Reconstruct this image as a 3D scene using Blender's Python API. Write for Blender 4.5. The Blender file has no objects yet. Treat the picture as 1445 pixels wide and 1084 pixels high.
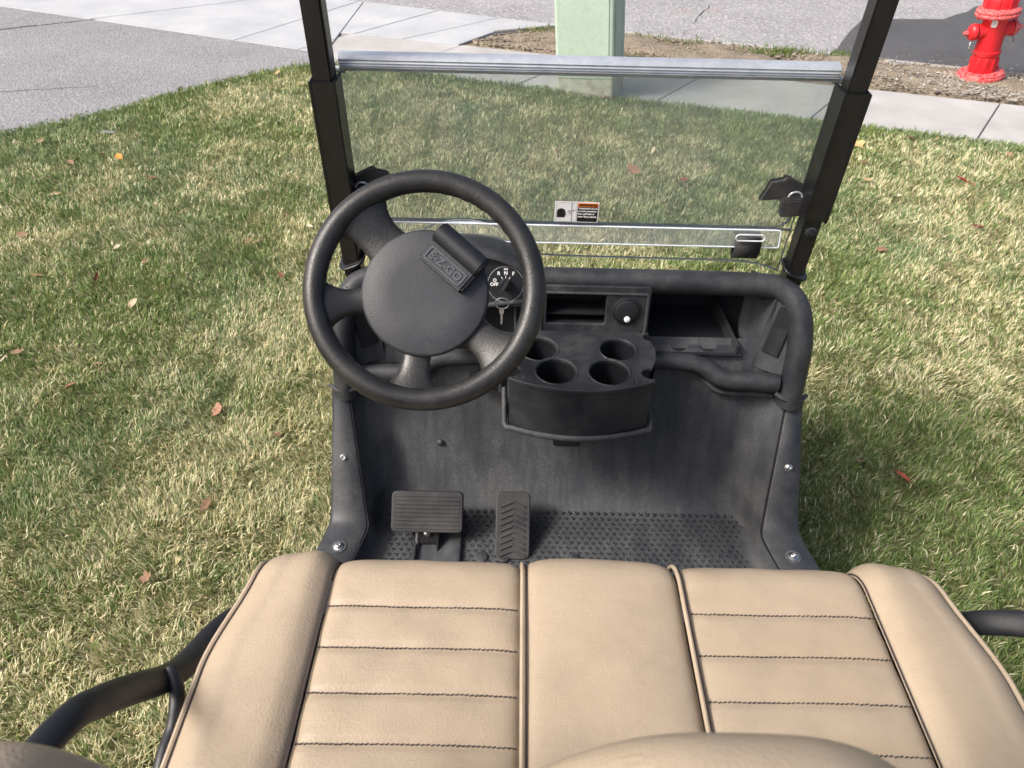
import bpy, bmesh, math, random
import numpy as np
from mathutils import Vector, Matrix
random.seed(7); rng = np.random.default_rng(11)
S = bpy.context.scene
COL = S.collection
PI = math.pi
R = math.radians

# ------------------------------------------------------------ camera, sky, sun, exposure
cam_d = bpy.data.cameras.new('camera'); cam = bpy.data.objects.new('camera', cam_d); COL.objects.link(cam)
cam.matrix_world = Matrix.Translation((-.125, -.65, 1.6)) @ Matrix.Rotation(R(50), 4, 'X') @ Matrix.Rotation(R(1.3), 4, 'Z')
cam_d.sensor_width = 36; cam_d.lens = 1002 / 1445 * 36
cam_d.clip_start = .02; cam_d.clip_end = 400
cam_d.dof.use_dof = True; cam_d.dof.focus_distance = 1.75; cam_d.dof.aperture_fstop = 9
S.camera = cam
SUN_EL, SUN_AZ = 45, 250          # azimuth the light comes from, clockwise from +Y
w = bpy.data.worlds.new('World'); S.world = w; w.use_nodes = True
nt = w.node_tree; bg = nt.nodes['Background']
sky = nt.nodes.new('ShaderNodeTexSky'); sky.sky_type = 'NISHITA'; sky.sun_disc = False
sky.sun_elevation = R(SUN_EL); sky.sun_rotation = R(SUN_AZ); sky.air_density = .75; sky.dust_density = 7.0; sky.ozone_density = 1.0
nt.links.new(sky.outputs[0], bg.inputs[0]); bg.inputs[1].default_value = .15
sd = bpy.data.lights.new('sun', 'SUN'); sd.energy = 2.3; sd.angle = R(13); sd.color = (1, .97, .92)
so = bpy.data.objects.new('sun', sd); COL.objects.link(so)
a, e = R(SUN_AZ), R(SUN_EL)
dirv = Vector((math.sin(a) * math.cos(e), math.cos(a) * math.cos(e), math.sin(e)))
so.rotation_euler = dirv.to_track_quat('Z', 'Y').to_euler(); so.location = dirv * 20
S.view_settings.view_transform = 'Standard'; S.view_settings.look = 'None'
S.view_settings.exposure = .56; S.view_settings.gamma = 1
S.render.engine = 'CYCLES'
S.cycles.use_denoising = True
S.cycles.max_bounces = 8; S.cycles.transparent_max_bounces = 24
S.cycles.caustics_reflective = False; S.cycles.caustics_refractive = False

# ------------------------------------------------------------ materials
def newmat(name):
    m = bpy.data.materials.new(name); m.use_nodes = True
    n = m.node_tree
    return m, n, n.nodes['Principled BSDF']

def noise(n, vec, scale, detail=4, rough=.6, dist=0):
    t = n.nodes.new('ShaderNodeTexNoise'); t.inputs['Scale'].default_value = scale
    t.inputs['Detail'].default_value = detail; t.inputs['Roughness'].default_value = rough; t.inputs['Distortion'].default_value = dist
    n.links.new(vec, t.inputs['Vector']); return t.outputs[0]

def ramp(n, fac, stops):
    r = n.nodes.new('ShaderNodeValToRGB'); el = r.color_ramp.elements
    while len(el) < len(stops): el.new(.5)
    for q, (p, c) in zip(el, stops):
        q.position = p; q.color = (*c, 1) if len(c) == 3 else c
    n.links.new(fac, r.inputs[0]); return r.outputs[0]

def mixc(n, fac, c1, c2, mode='MIX'):
    m = n.nodes.new('ShaderNodeMix'); m.data_type = 'RGBA'; m.blend_type = mode
    if hasattr(fac, 'is_linked') or hasattr(fac, 'links'): n.links.new(fac, m.inputs[0])
    else: m.inputs[0].default_value = fac
    for c, i in ((c1, 6), (c2, 7)):
        if isinstance(c, (tuple, list)): m.inputs[i].default_value = (*c, 1)
        else: n.links.new(c, m.inputs[i])
    return m.outputs[2]

def coords(n, kind='Object'):
    t = n.nodes.new('ShaderNodeTexCoord'); return t.outputs[kind]

def bump(n, bsdf, h, strength, dist=.002, prev=None):
    b = n.nodes.new('ShaderNodeBump'); b.inputs['Strength'].default_value = strength; b.inputs['Distance'].default_value = dist
    n.links.new(h, b.inputs['Height'])
    if prev: n.links.new(prev, b.inputs['Normal'])
    n.links.new(b.outputs[0], bsdf.inputs['Normal']); return b.outputs[0]

def surf(name, c1, c2, scale=8, rough=.6, metal=0, bscale=0, bstr=.2, bdist=.001, lo=.35, hi=.7, spec=.5, fine=None, fscale=200, kind='Object', detail=5):
    """two-tone mottled surface with fine relief"""
    m, n, b = newmat(name); v = coords(n, kind)
    f = noise(n, v, scale, detail, .62)
    c = ramp(n, f, [(lo, c1), (hi, c2)])
    if fine:
        g = noise(n, v, fscale, 3, .6)
        c = mixc(n, ramp(n, g, [(.45, (0, 0, 0)), (.72, (1, 1, 1))]), c, fine)
    n.links.new(c, b.inputs['Base Color'])
    b.inputs['Roughness'].default_value = rough; b.inputs['Metallic'].default_value = metal
    b.inputs['Specular IOR Level'].default_value = spec
    if bscale: bump(n, b, noise(n, v, bscale, 3, .6), bstr, bdist)
    return m

M = {}
# black moulded plastic, weathered: grained, with dust lying on it in blotches and streaks
def plastic(name, base, dusty, amount, rough=.5, grain=900, streak=False):
    m, n, b = newmat(name); v = coords(n)
    f1 = noise(n, v, 7, 6, .68); lo1 = .3 if streak else 0.
    mp = n.nodes.new('ShaderNodeMapping'); mp.inputs['Scale'].default_value = (34, 10, 4.5) if streak else (30, 30, 30)
    n.links.new(v, mp.inputs[0]); f2 = noise(n, mp.outputs[0], 1, 6, .7)
    f3 = noise(n, v, 210, 4, .75)
    mm = n.nodes.new('ShaderNodeMath'); mm.operation = 'MULTIPLY'
    n.links.new(ramp(n, f1, [(.34, (lo1,) * 3), (.7, (1, 1, 1))]), mm.inputs[0]); n.links.new(ramp(n, f2, [(.34, (.3 if streak else .35,) * 3), (.66, (1,) * 3)]), mm.inputs[1])
    m2 = n.nodes.new('ShaderNodeMath'); m2.operation = 'MULTIPLY'
    n.links.new(mm.outputs[0], m2.inputs[0]); n.links.new(ramp(n, f3, [(.36, (.45,) * 3), (.66, (1,) * 3)]), m2.inputs[1])
    m3 = n.nodes.new('ShaderNodeMath'); m3.operation = 'MULTIPLY'; m3.inputs[1].default_value = amount; n.links.new(m2.outputs[0], m3.inputs[0])
    n.links.new(mixc(n, m3.outputs[0], base, dusty), b.inputs['Base Color'])
    rr = n.nodes.new('ShaderNodeMapRange'); rr.inputs['To Min'].default_value = rough; rr.inputs['To Max'].default_value = min(.95, rough + .3)
    n.links.new(m2.outputs[0], rr.inputs[0]); n.links.new(rr.outputs[0], b.inputs['Roughness'])
    b.inputs['Specular IOR Level'].default_value = .45
    bump(n, b, noise(n, v, grain, 2, .5), .5, .0008 if grain < 450 else .0007)
    return m
M['plastic'] = plastic('black_plastic', (.013, .0158, .021), (.18, .178, .17), .45, .42)
M['plastic_dusty'] = plastic('dusty_black_plastic', (.019, .0235, .031), (.185, .186, .18), .7, .55, streak=True)
M['plastic_clean'] = plastic('clean_black_plastic', (.010, .0115, .0145), (.1, .1, .1), .2, .36)
M['rubber'] = plastic('black_rubber', (.017, .018, .02), (.15, .145, .135), .5, .6, 500)
M['wheel'] = plastic('steering_wheel_rubber', (.009, .0095, .0105), (.12, .115, .105), .32, .31, 330)
M['hub'] = plastic('hub_plastic', (.021, .0235, .029), (.12, .12, .12), .36, .5, 400)
M['black_metal'] = surf('black_painted_steel', (.006, .006, .007), (.012, .012, .013), 30, .38, bscale=200, bstr=.05)
M['bolt'] = surf('zinc_steel', (.45, .45, .44), (.62, .62, .6), 60, .32, 1, lo=.3)
M['chrome'] = surf('key_nickel', (.6, .6, .58), (.8, .8, .78), 90, .3, .9)
M['alu'] = surf('brushed_aluminium', (.50, .54, .58), (.64, .67, .7), 40, .3, .5, bscale=120, bstr=.05)
M['white_print'] = surf('white_print', (.82, .82, .81), (.88, .88, .87), 40, .5)
M['black_print'] = surf('black_print', (.01, .01, .01), (.015, .015, .015), 40, .5)
M['orange_print'] = surf('orange_print', (.85, .2, .02), (.9, .24, .03), 40, .5)
M['grey_print'] = surf('grey_print', (.3, .32, .36), (.36, .38, .42), 40, .5)
M['badge'] = surf('badge_grey', (.055, .058, .066), (.08, .083, .092), 60, .5)
M['thread'] = surf('dark_thread', (.02, .016, .02), (.05, .04, .045), 300, .8)
M['piping'] = surf('vinyl_piping', (.36, .285, .2), (.43, .345, .25), 20, .42, bscale=500, bstr=.1)

def vinyl():
    m, n, b = newmat('tan_vinyl'); v = coords(n)
    f = noise(n, v, 5, 5, .6); c = ramp(n, f, [(.3, (.33, .262, .183)), (.7, (.40, .324, .236))])
    g = noise(n, v, 16, 6, .7); c = mixc(n, ramp(n, g, [(.48, (0, 0, 0)), (.76, (.5,) * 3)]), c, (.28, .222, .165))
    g2 = noise(n, v, 260, 3, .6); c = mixc(n, ramp(n, g2, [(.4, (0, 0, 0)), (.75, (.35,) * 3)]), c, (.38, .3, .22))
    n.links.new(c, b.inputs['Base Color']); b.inputs['Roughness'].default_value = .47
    b.inputs['Specular IOR Level'].default_value = .42
    vo = n.nodes.new('ShaderNodeTexVoronoi'); vo.inputs['Scale'].default_value = 330; n.links.new(v, vo.inputs['Vector'])
    p = bump(n, b, vo.outputs[0], .5, .0006)
    p = bump(n, b, noise(n, v, 20, 4, .55, .6), .16, .006, p)
    mp = n.nodes.new('ShaderNodeMapping'); mp.inputs['Scale'].default_value = (9, 60, 20); mp.inputs['Rotation'].default_value = (0, 0, .3); n.links.new(v, mp.inputs[0])
    bump(n, b, ramp(n, noise(n, mp.outputs[0], 1, 3, .5, .4), [(.58, (0, 0, 0)), (.64, (1, 1, 1)), (.70, (0, 0, 0))]), .14, .0012, p)
    return m
M['vinyl'] = vinyl()

def pane_mat(name, tint, film):
    m, n, b = newmat(name); out = n.nodes['Material Output']; n.nodes.remove(b)
    tr = n.nodes.new('ShaderNodeBsdfTransparent'); tr.inputs[0].default_value = (*tint, 1)
    gl = n.nodes.new('ShaderNodeBsdfGlossy'); gl.inputs['Roughness'].default_value = .06
    fr = n.nodes.new('ShaderNodeFresnel'); fr.inputs[0].default_value = 1.45
    mx = n.nodes.new('ShaderNodeMixShader'); n.links.new(fr.outputs[0], mx.inputs[0]); n.links.new(tr.outputs[0], mx.inputs[1]); n.links.new(gl.outputs[0], mx.inputs[2])
    df = n.nodes.new('ShaderNodeBsdfDiffuse'); df.inputs[0].default_value = (.78, .82, .8, 1)
    tl = n.nodes.new('ShaderNodeBsdfTranslucent'); tl.inputs[0].default_value = (.78, .82, .8, 1)
    dm = n.nodes.new('ShaderNodeMixShader'); dm.inputs[0].default_value = .5; n.links.new(df.outputs[0], dm.inputs[1]); n.links.new(tl.outputs[0], dm.inputs[2])
    v = coords(n); f = ramp(n, noise(n, v, 5, 6, .65), [(.3, (film * .7,) * 3), (.72, (film * 1.35,) * 3)])
    m2 = n.nodes.new('ShaderNodeMixShader'); n.links.new(f, m2.inputs[0]); n.links.new(mx.outputs[0], m2.inputs[1]); n.links.new(dm.outputs[0], m2.inputs[2])
    n.links.new(m2.outputs[0], out.inputs[0]); return m
M['pane'] = pane_mat('dusty_clear_acrylic', (.985, .993, .99), .03)
M['pane_tint'] = pane_mat('dusty_tinted_acrylic', (.955, .985, .972), .185)
M['pane_strip'] = pane_mat('hazy_clear_acrylic', (.98, .99, .99), .22)
M['pane_edge'] = surf('cut_acrylic_edge', (.72, .78, .82), (.86, .9, .92), 60, .25)

M['concrete'] = surf('pale_concrete', (.33, .326, .315), (.47, .465, .455), 2.2, .85, bscale=160, bstr=.4, bdist=.003, fine=(.34, .33, .32), fscale=130)
M['concrete_blue'] = surf('broomed_concrete', (.345, .36, .375), (.48, .495, .505), 1.8, .85, bscale=160, bstr=.4, bdist=.003, fine=(.36, .37, .38), fscale=130)
M['joint'] = surf('joint_dirt', (.18, .17, .15), (.28, .26, .23), 20, .95)
def asphalt(name, c1, c2, agg, dark, sc):
    m, n, b = newmat(name); v = coords(n)
    c = ramp(n, noise(n, v, 1.3, 6, .65), [(.3, c1), (.7, c2)])
    vo = n.nodes.new('ShaderNodeTexVoronoi'); vo.inputs['Scale'].default_value = sc; n.links.new(v, vo.inputs['Vector'])
    c = mixc(n, ramp(n, noise(n, v, sc * .9, 3, .7), [(.5, (0, 0, 0)), (.68, (.75,) * 3)]), c, agg)
    c = mixc(n, ramp(n, noise(n, v, sc * .8, 3, .7, .5), [(.28, (.8,) * 3), (.45, (0, 0, 0))]), c, dark)
    n.links.new(c, b.inputs['Base Color']); b.inputs['Roughness'].default_value = .9
    bump(n, b, vo.outputs[0], .8, .006)
    return m
M['asphalt'] = asphalt('faded_asphalt', (.215, .212, .216), (.295, .292, .296), (.56, .54, .54), (.09, .09, .09), 42)
M['asphalt_drive'] = asphalt('driveway_asphalt', (.175, .176, .182), (.24, .241, .248), (.40, .397, .40), (.13, .13, .135), 60)
M['asphalt_new'] = asphalt('fresh_asphalt', (.052, .053, .058), (.085, .086, .09), (.15, .15, .15), (.03, .03, .032), 110)
M['crack'] = surf('crack_tar', (.035, .035, .035), (.07, .07, .068), 10, .9)
M['pink_paint'] = surf('faded_pink_marking', (.42, .2, .22), (.33, .27, .27), 14, .9)
M['soil'] = surf('dry_soil', (.14, .11, .075), (.29, .235, .165), 6, .95, bscale=60, bstr=1, bdist=.02, fine=(.38, .33, .26), fscale=70)
M['clod'] = surf('soil_clod', (.13, .10, .07), (.33, .28, .21), 9, .95, bscale=90, bstr=.6, bdist=.004)
M['stone'] = surf('gravel_stone', (.17, .16, .14), (.44, .41, .36), 11, .85, bscale=90, bstr=.3, bdist=.003)
M['thatch'] = surf('lawn_thatch', (.15, .15, .065), (.30, .285, .14), 9, .95, bscale=80, bstr=1, bdist=.02, fine=(.2, .17, .09), fscale=110)
M['hyd_red'] = surf('hydrant_red_paint', (.60, .012, .02), (.70, .022, .028), 5, .36, bscale=40, bstr=.12, bdist=.004)
M['hyd_worn'] = surf('worn_hydrant_paint', (.62, .02, .03), (.70, .09, .09), 14, .45, bscale=60, bstr=.25, bdist=.004, fine=(.55, .34, .30), fscale=90, lo=.4, hi=.8)
M['ped'] = surf('pale_green_paint', (.40, .51, .43), (.45, .555, .475), 3, .5, bscale=30, bstr=.08, bdist=.003, fine=(.36, .47, .38), fscale=25)
M['ped_base'] = surf('weathered_pedestal_base', (.42, .46, .36), (.52, .52, .43), 6, .7, bscale=40, bstr=.2, fine=(.3, .27, .2), fscale=18)
M['wheel_rim'] = surf('wheel_hubcap_grey', (.4, .4, .4), (.5, .5, .5), 10, .4, .6)
M['body_tan'] = surf('tan_body_paint', (.40, .33, .23), (.44, .36, .26), 4, .35)

# leaf and grass use per-vertex colours (their own pigment)
def vcol_mat(name, trans, rough=.6, spec=.25):
    m, n, b = newmat(name); out = n.nodes['Material Output']
    at = n.nodes.new('ShaderNodeAttribute'); at.attribute_name = 'pigment'
    n.links.new(at.outputs['Color'], b.inputs['Base Color']); b.inputs['Roughness'].default_value = rough; b.inputs['Specular IOR Level'].default_value = spec
    tl = n.nodes.new('ShaderNodeBsdfTranslucent'); n.links.new(at.outputs['Color'], tl.inputs[0])
    mx = n.nodes.new('ShaderNodeMixShader'); mx.inputs[0].default_value = trans
    n.links.new(b.outputs[0], mx.inputs[1]); n.links.new(tl.outputs[0], mx.inputs[2]); n.links.new(mx.outputs[0], out.inputs[0])
    return m
M['grass'] = vcol_mat('grass_blade', .28, .55, .3)
M['leaf'] = vcol_mat('dry_leaf', .15, .7)

# ------------------------------------------------------------ mesh helpers
def V(*a): return Vector(a)

class MB:
    def __init__(s): s.v = []; s.f = []
    def add(s, vs, fs):
        o = len(s.v); s.v += [tuple(p) for p in vs]; s.f += [tuple(i + o for i in f) for f in fs]; return s
    def box(s, c, d, rot=None):
        hx, hy, hz = d[0] / 2, d[1] / 2, d[2] / 2
        vs = [V(x, y, z) for x in (-hx, hx) for y in (-hy, hy) for z in (-hz, hz)]
        if rot is not None: vs = [rot @ p for p in vs]
        c = V(*c); vs = [p + c for p in vs]
        return s.add(vs, [(0, 1, 3, 2), (4, 6, 7, 5), (0, 4, 5, 1), (2, 3, 7, 6), (0, 2, 6, 4), (1, 5, 7, 3)])
    def grid(s, rows, closed_u=False, closed_v=False):
        nv = len(rows); nu = len(rows[0]); vs = [p for r in rows for p in r]; fs = []
        for j in range(nv if closed_v else nv - 1):
            for i in range(nu if closed_u else nu - 1):
                a, b = j * nu + i, j * nu + (i + 1) % nu; k = ((j + 1) % nv) * nu
                fs.append((a, b, k + (i + 1) % nu, k + i))
        return s.add(vs, fs)
    def tube(s, path, rad, n=12, caps=True, flat=None, up=(0, 0, 1)):
        """swept ellipse; rad a number or list of (rw, rh); flat frame from `up`"""
        path = [V(*p) for p in path]; rows = []; m = len(path); side0 = None
        for i, p in enumerate(path):
            t = (path[min(i + 1, m - 1)] - path[max(i - 1, 0)]).normalized()
            u = V(*up); sd = t.cross(u)
            if sd.length < 1e-3: sd = side0 if side0 else t.cross(V(1, 0, 0))
            sd.normalize(); side0 = sd; uu = sd.cross(t).normalized()
            r = rad[i] if isinstance(rad, list) else rad
            rw, rh = r if isinstance(r, tuple) else (r, r)
            rows.append([p + sd * (rw * math.cos(q)) + uu * (rh * math.sin(q)) for q in [2 * PI * k / n for k in range(n)]])
        o = len(s.v); s.grid(rows, True)
        if caps:
            s.f.append(tuple(o + k for k in range(n))[::-1]); s.f.append(tuple(o + (m - 1) * n + k for k in range(n)))
        return s
    def lathe(s, prof, mat=None, n=24, cap0=False, cap1=False):
        """profile of (r, h) about local Z placed by matrix"""
        mat = mat or Matrix.Identity(4)
        rows = [[mat @ V(r * math.cos(2 * PI * k / n), r * math.sin(2 * PI * k / n), h) for k in range(n)] for r, h in prof]
        o = len(s.v); s.grid(rows, True)
        if cap0: s.f.append(tuple(o + k for k in range(n))[::-1])
        if cap1: s.f.append(tuple(o + (len(prof) - 1) * n + k for k in range(n)))
        return s
    def prism(s, poly, z0, z1):
        n = len(poly)
        vs = [(x, y, z0) for x, y in poly] + [(x, y, z1) for x, y in poly]
        fs = [tuple(range(n))[::-1], tuple(range(n, 2 * n))] + [(i, (i + 1) % n, n + (i + 1) % n, n + i) for i in range(n)]
        return s.add(vs, fs)
    def mesh(s, name, bevel=0, seg=2, smooth=True, ang=40):
        me = bpy.data.meshes.new(name); me.from_pydata(s.v, [], s.f)
        bm = bmesh.new(); bm.from_mesh(me)
        bmesh.ops.remove_doubles(bm, verts=bm.verts, dist=1e-6)
        bmesh.ops.recalc_face_normals(bm, faces=bm.faces)
        if bevel:
            es = [e for e in bm.edges if len(e.link_faces) == 2 and e.calc_face_angle(0) > R(30)]
            bmesh.ops.bevel(bm, geom=es, offset=bevel, segments=seg, affect='EDGES', clamp_overlap=True)
        bm.to_mesh(me); bm.free()
        if smooth:
            me.polygons.foreach_set('use_smooth', [True] * len(me.polygons))
            me.set_sharp_from_angle(angle=R(ang))
        return me
    def build(s, name, mat, parent=None, bevel=0, seg=2, smooth=True, ang=40):
        return link(name, s.mesh(name, bevel, seg, smooth, ang), mat, parent)

def link(name, me, mat, parent=None):
    o = bpy.data.objects.new(name, me); COL.objects.link(o)
    if mat is not None and not me.materials: me.materials.append(M[mat])
    if parent is not None: o.parent = parent
    return o

def empty(name, loc=(0, 0, 0)):
    o = bpy.data.objects.new(name, None); o.location = loc; o.empty_display_size = .1; COL.objects.link(o); return o

def tag(o, label=None, cat=None, group=None, kind=None):
    if label: o['label'] = label
    if cat: o['category'] = cat
    if group: o['group'] = group
    if kind: o['kind'] = kind
    return o

def smooth_path(pts, n=40):
    """Catmull-Rom through points (works on tuples of any length)"""
    P = [np.array(p, float) for p in pts]; P = [2 * P[0] - P[1]] + P + [2 * P[-1] - P[-2]]; out = []
    segs = len(P) - 3
    for k in range(n + 1):
        t = k / n * segs; i = min(int(t), segs - 1); t -= i
        a, b, c, d = P[i:i + 4]
        out.append(tuple(.5 * ((2 * b) + (c - a) * t + (2 * a - 5 * b + 4 * c - d) * t * t + (3 * b - a - 3 * c + d) * t ** 3)))
    return out

def curve_mesh(name, loops, extrude, bevel=0, res=2):
    """flat filled outline (first loop) with holes, given thickness"""
    cu = bpy.data.curves.new(name, 'CURVE'); cu.dimensions = '2D'; cu.fill_mode = 'BOTH'
    cu.extrude = extrude; cu.bevel_depth = bevel; cu.bevel_resolution = res
    for lp in loops:
        sp = cu.splines.new('POLY'); sp.points.add(len(lp) - 1); sp.use_cyclic_u = True
        for q, (x, y) in zip(sp.points, lp): q.co = (x, y, 0, 1)
    o = bpy.data.objects.new(name, cu); COL.objects.link(o)
    me = bpy.data.meshes.new_from_object(o.evaluated_get(bpy.context.evaluated_depsgraph_get()))
    bpy.data.objects.remove(o); bpy.data.curves.remove(cu)
    me.name = name
    me.polygons.foreach_set('use_smooth', [True] * len(me.polygons)); me.set_sharp_from_angle(angle=R(35))
    return me

def text_mesh(txt, size, extrude=.0002, bold=0, align='CENTER', space=1.0):
    cu = bpy.data.curves.new('text', 'FONT'); cu.body = txt; cu.size = size; cu.extrude = extrude; cu.offset = bold
    cu.align_x = align; cu.align_y = 'CENTER'; cu.resolution_u = 3; cu.space_character = space
    o = bpy.data.objects.new('text', cu); COL.objects.link(o)
    me = bpy.data.meshes.new_from_object(o.evaluated_get(bpy.context.evaluated_depsgraph_get()))
    bpy.data.objects.remove(o); bpy.data.curves.remove(cu); return me

def circle(cx, cy, r, n=32, ry=None): return [(cx + r * math.cos(2 * PI * k / n), cy + (ry or r) * math.sin(2 * PI * k / n)) for k in range(n)]
def rrect(cx, cy, w, h, r, n=5):
    out = []
    for sx, sy, a0 in ((1, 1, 0), (-1, 1, 90), (-1, -1, 180), (1, -1, 270)):
        for k in range(n + 1):
            q = R(a0 + 90 * k / n); out.append((cx + sx * (w / 2 - r) + r * math.cos(q), cy + sy * (h / 2 - r) + r * math.sin(q)))
    return out
def frame(o, x, y, n):   # matrix from origin and axes
    return Matrix(((x[0], y[0], n[0], o[0]), (x[1], y[1], n[1], o[1]), (x[2], y[2], n[2], o[2]), (0, 0, 0, 1)))

# ------------------------------------------------------------ the ground
LAWN_EDGE = smooth_path([(-6.5, .6), (-4.6, 2.15), (-3.75, 2.85), (-3.144, 3.415), (-2.70, 3.82), (-2.22, 4.42), (-1.71, 4.86), (-1.3, 4.88), (-.6, 4.66), (.15, 4.42), (.63, 4.27), (1.3, 4.08), (2.02, 3.87), (2.94, 3.59), (4.2, 3.23), (6.5, 2.56)], 90)
g = MB().add([(-120, -120, -.07), (120, -120, -.07), (120, 120, -.07), (-120, 120, -.07)], [(0, 1, 2, 3)]).build('ground', 'soil')
tag(g, kind='structure')
lw = MB().prism([(p[0], p[1]) for p in LAWN_EDGE] + [(6.5, -4), (-6.5, -4)], -.06, 0)
tag(lw.build('lawn', 'thatch', smooth=False), kind='structure')
rd = lambda x: 6.345 - .372 * x
sf = lambda x: 6.25 - .335 * x         # street side of the planting strip
tag(MB().prism([(-16, rd(-16) + .02), (-1.7, rd(-1.7)), (.2, rd(.2)), (.3, sf(.3)), (2.6, sf(2.6)), (16, sf(16) - .2), (16, 26), (-16, 26)], -.065, -.018).build('road', 'asphalt', smooth=False), kind='structure')
tag(MB().prism([(-16, -3), (-9, .6)] + [(p[0], p[1]) for p in LAWN_EDGE[:37]] + [(-1.64, 4.98), (-1.64, 5.208), (-4.9, 6.47), (-16, 10.9)], -.068, -.006).build('driveway', 'asphalt_drive', smooth=False), kind='structure')

def wob(a, b, n, amp, seed):
    r = random.Random(seed); out = []
    for i in range(n + 1):
        t = i / n; out.append((a[0] + (b[0] - a[0]) * t + r.uniform(-amp, amp), a[1] + (b[1] - a[1]) * t + r.uniform(-amp, amp)))
    return out
pa = wob((2.40, 5.52), (3.06, 6.70), 6, .015, 1) + wob((3.1, 6.74), (3.9, 6.82), 5, .02, 2) + wob((3.95, 6.85), (4.8, 7.65), 5, .02, 3) + [(7, 9.5), (14, 9.5), (14, sf(14)), (3.7, sf(3.7) + .06), (2.8, sf(2.8) + .04)]
tag(MB().prism(pa, -.03, -.011).build('asphalt_patch', 'asphalt_new', smooth=False), kind='structure')
def ribbon(pts, wd, z, seed=0):
    r = random.Random(seed); rows = []
    for i, p in enumerate(pts):
        q = pts[min(i + 1, len(pts) - 1)]; q0 = pts[max(i - 1, 0)]
        t = V(q[0] - q0[0], q[1] - q0[1], 0).normalized(); nn = V(-t.y, t.x, 0); ww = wd * r.uniform(.4, 1.3)
        rows.append([V(p[0], p[1], z) + nn * ww, V(p[0], p[1], z + .0015), V(p[0], p[1], z) - nn * ww])
    return MB().grid(rows)
drv = [o for o in COL.objects if o.name == 'driveway'][0]; road = [o for o in COL.objects if o.name == 'road'][0]
ribbon(wob((-4.9, 5.35), (-3.83, 6.08), 14, .012, 4), .012, -.0045, 1).build('crack', 'crack', drv)
ribbon(wob((-5.2, 5.1), (-4.2, 5.85), 14, .015, 5), .008, -.0045, 2).build('crack', 'crack', drv)
ribbon(wob((-3.75, 4.1), (-3.0, 4.32), 10, .01, 6), .003, -.0045, 3).build('crack', 'crack', drv)
ribbon(wob((1.45, 6.45), (1.75, 7.2), 12, .012, 7), .007, -.0165, 4).build('crack', 'crack', road)
for i, (x, y, l) in enumerate([(1.42, 6.95, .1), (1.66, 7.0, .14), (1.3, 6.85, .1), (1.75, 6.9, .08)]):
    ribbon(wob((x, y), (x + l, y + .05 * l), 5, .012, 20 + i), .014, -.0165, 5 + i).build('paint_mark', 'pink_paint', road)

# concrete slabs, cut along the joints the photograph shows
def cut(poly, p, q):
    nx, ny = -(q[1] - p[1]), q[0] - p[0]; d = [nx * (x - p[0]) + ny * (y - p[1]) for x, y in poly]; A, B = [], []
    n = len(poly)
    for i in range(n):
        j = (i + 1) % n
        if d[i] >= 0: A.append(poly[i])
        if d[i] <= 0: B.append(poly[i])
        if d[i] * d[j] < 0:
            t = d[i] / (d[i] - d[j]); pt = (poly[i][0] + t * (poly[j][0] - poly[i][0]), poly[i][1] + t * (poly[j][1] - poly[i][1])); A.append(pt); B.append(pt)
    return [P for P in (A, B) if len(P) > 2]
def area(P): return abs(sum(P[i][0] * P[(i + 1) % len(P)][1] - P[(i + 1) % len(P)][0] * P[i][1] for i in range(len(P)))) / 2
def shrink(P, d):
    if sum(P[i][0] * P[(i + 1) % len(P)][1] - P[(i + 1) % len(P)][0] * P[i][1] for i in range(len(P))) < 0: P = P[::-1]
    P = [p for i, p in enumerate(P) if (V(*p) - V(*P[i - 1])).length > .02]
    n = len(P); out = []
    for i in range(n):
        a, b, c = V(*P[i - 1]), V(*P[i]), V(*P[(i + 1) % n])
        e1 = (b - a).normalized(); e2 = (c - b).normalized(); n1 = V(-e1.y, e1.x); n2 = V(-e2.y, e2.x); m = n1 + n2
        m = m / max(.35, m.dot(n1)) if m.length > 1e-4 else n1
        out.append(tuple(b + m * d))
    return out
def slabs(parent, polys, lines, mat, top, gap=.004):
    for p, q in lines:
        polys = [c for P in polys for c in cut(P, p, q)]
    for k, P in enumerate(polys):
        if area(P) < .01: continue
        t = top + random.Random(k).uniform(-.0015, .0015)
        MB().prism(shrink(P, gap), top - .05, t).build('slab', mat, parent, bevel=.004, seg=1, smooth=False)
sw_n = lambda x: 4.45 - .29 * x; sw_f = lambda x: 5.33 - .30 * x
sw = tag(MB().prism([(-1.63, sw_n(-1.63)), (9, sw_n(9)), (9, sw_f(9)), (-.62, sw_f(-.62)), (-1.63, sw_f(-1.63))], -.064, -.02).build('sidewalk', 'joint', smooth=False), kind='structure')
jl = []
for k in range(-3, 9):
    x = .78 + .95 * k; jl.append(((x, sw_n(x)), (x + .36, sw_n(x) + .5)))
slabs(sw, [[(-1.63, sw_n(-1.63)), (8.9, sw_n(8.9)), (8.9, sw_f(8.9)), (-1.63, sw_f(-1.63))]], jl, 'concrete', 0)
ap_n = lambda x: 4.572 - .387 * x
ap = tag(MB().prism([(-16, ap_n(-16)), (-1.64, ap_n(-1.64)), (-1.64, sw_f(-1.64) + .005), (-.63, sw_f(-.63) + .005), (-.35, 5.93), (.18, 6.19), (.2, rd(.2) - .004), (-16, rd(-16))], -.066, -.022).build('driveway_apron', 'joint', smooth=False), kind='structure')
ap_poly = [[(-8, ap_n(-8)), (-1.64, ap_n(-1.64)), (-1.64, sw_f(-1.64) + .005), (-1.64, rd(-1.64)), (-8, rd(-8))], [(-1.64, sw_f(-1.64) + .005), (-.63, sw_f(-.63) + .005), (-.36, 5.94), (.16, 6.2), (.2, rd(.2) - .004), (-1.64, rd(-1.64))]]
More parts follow.
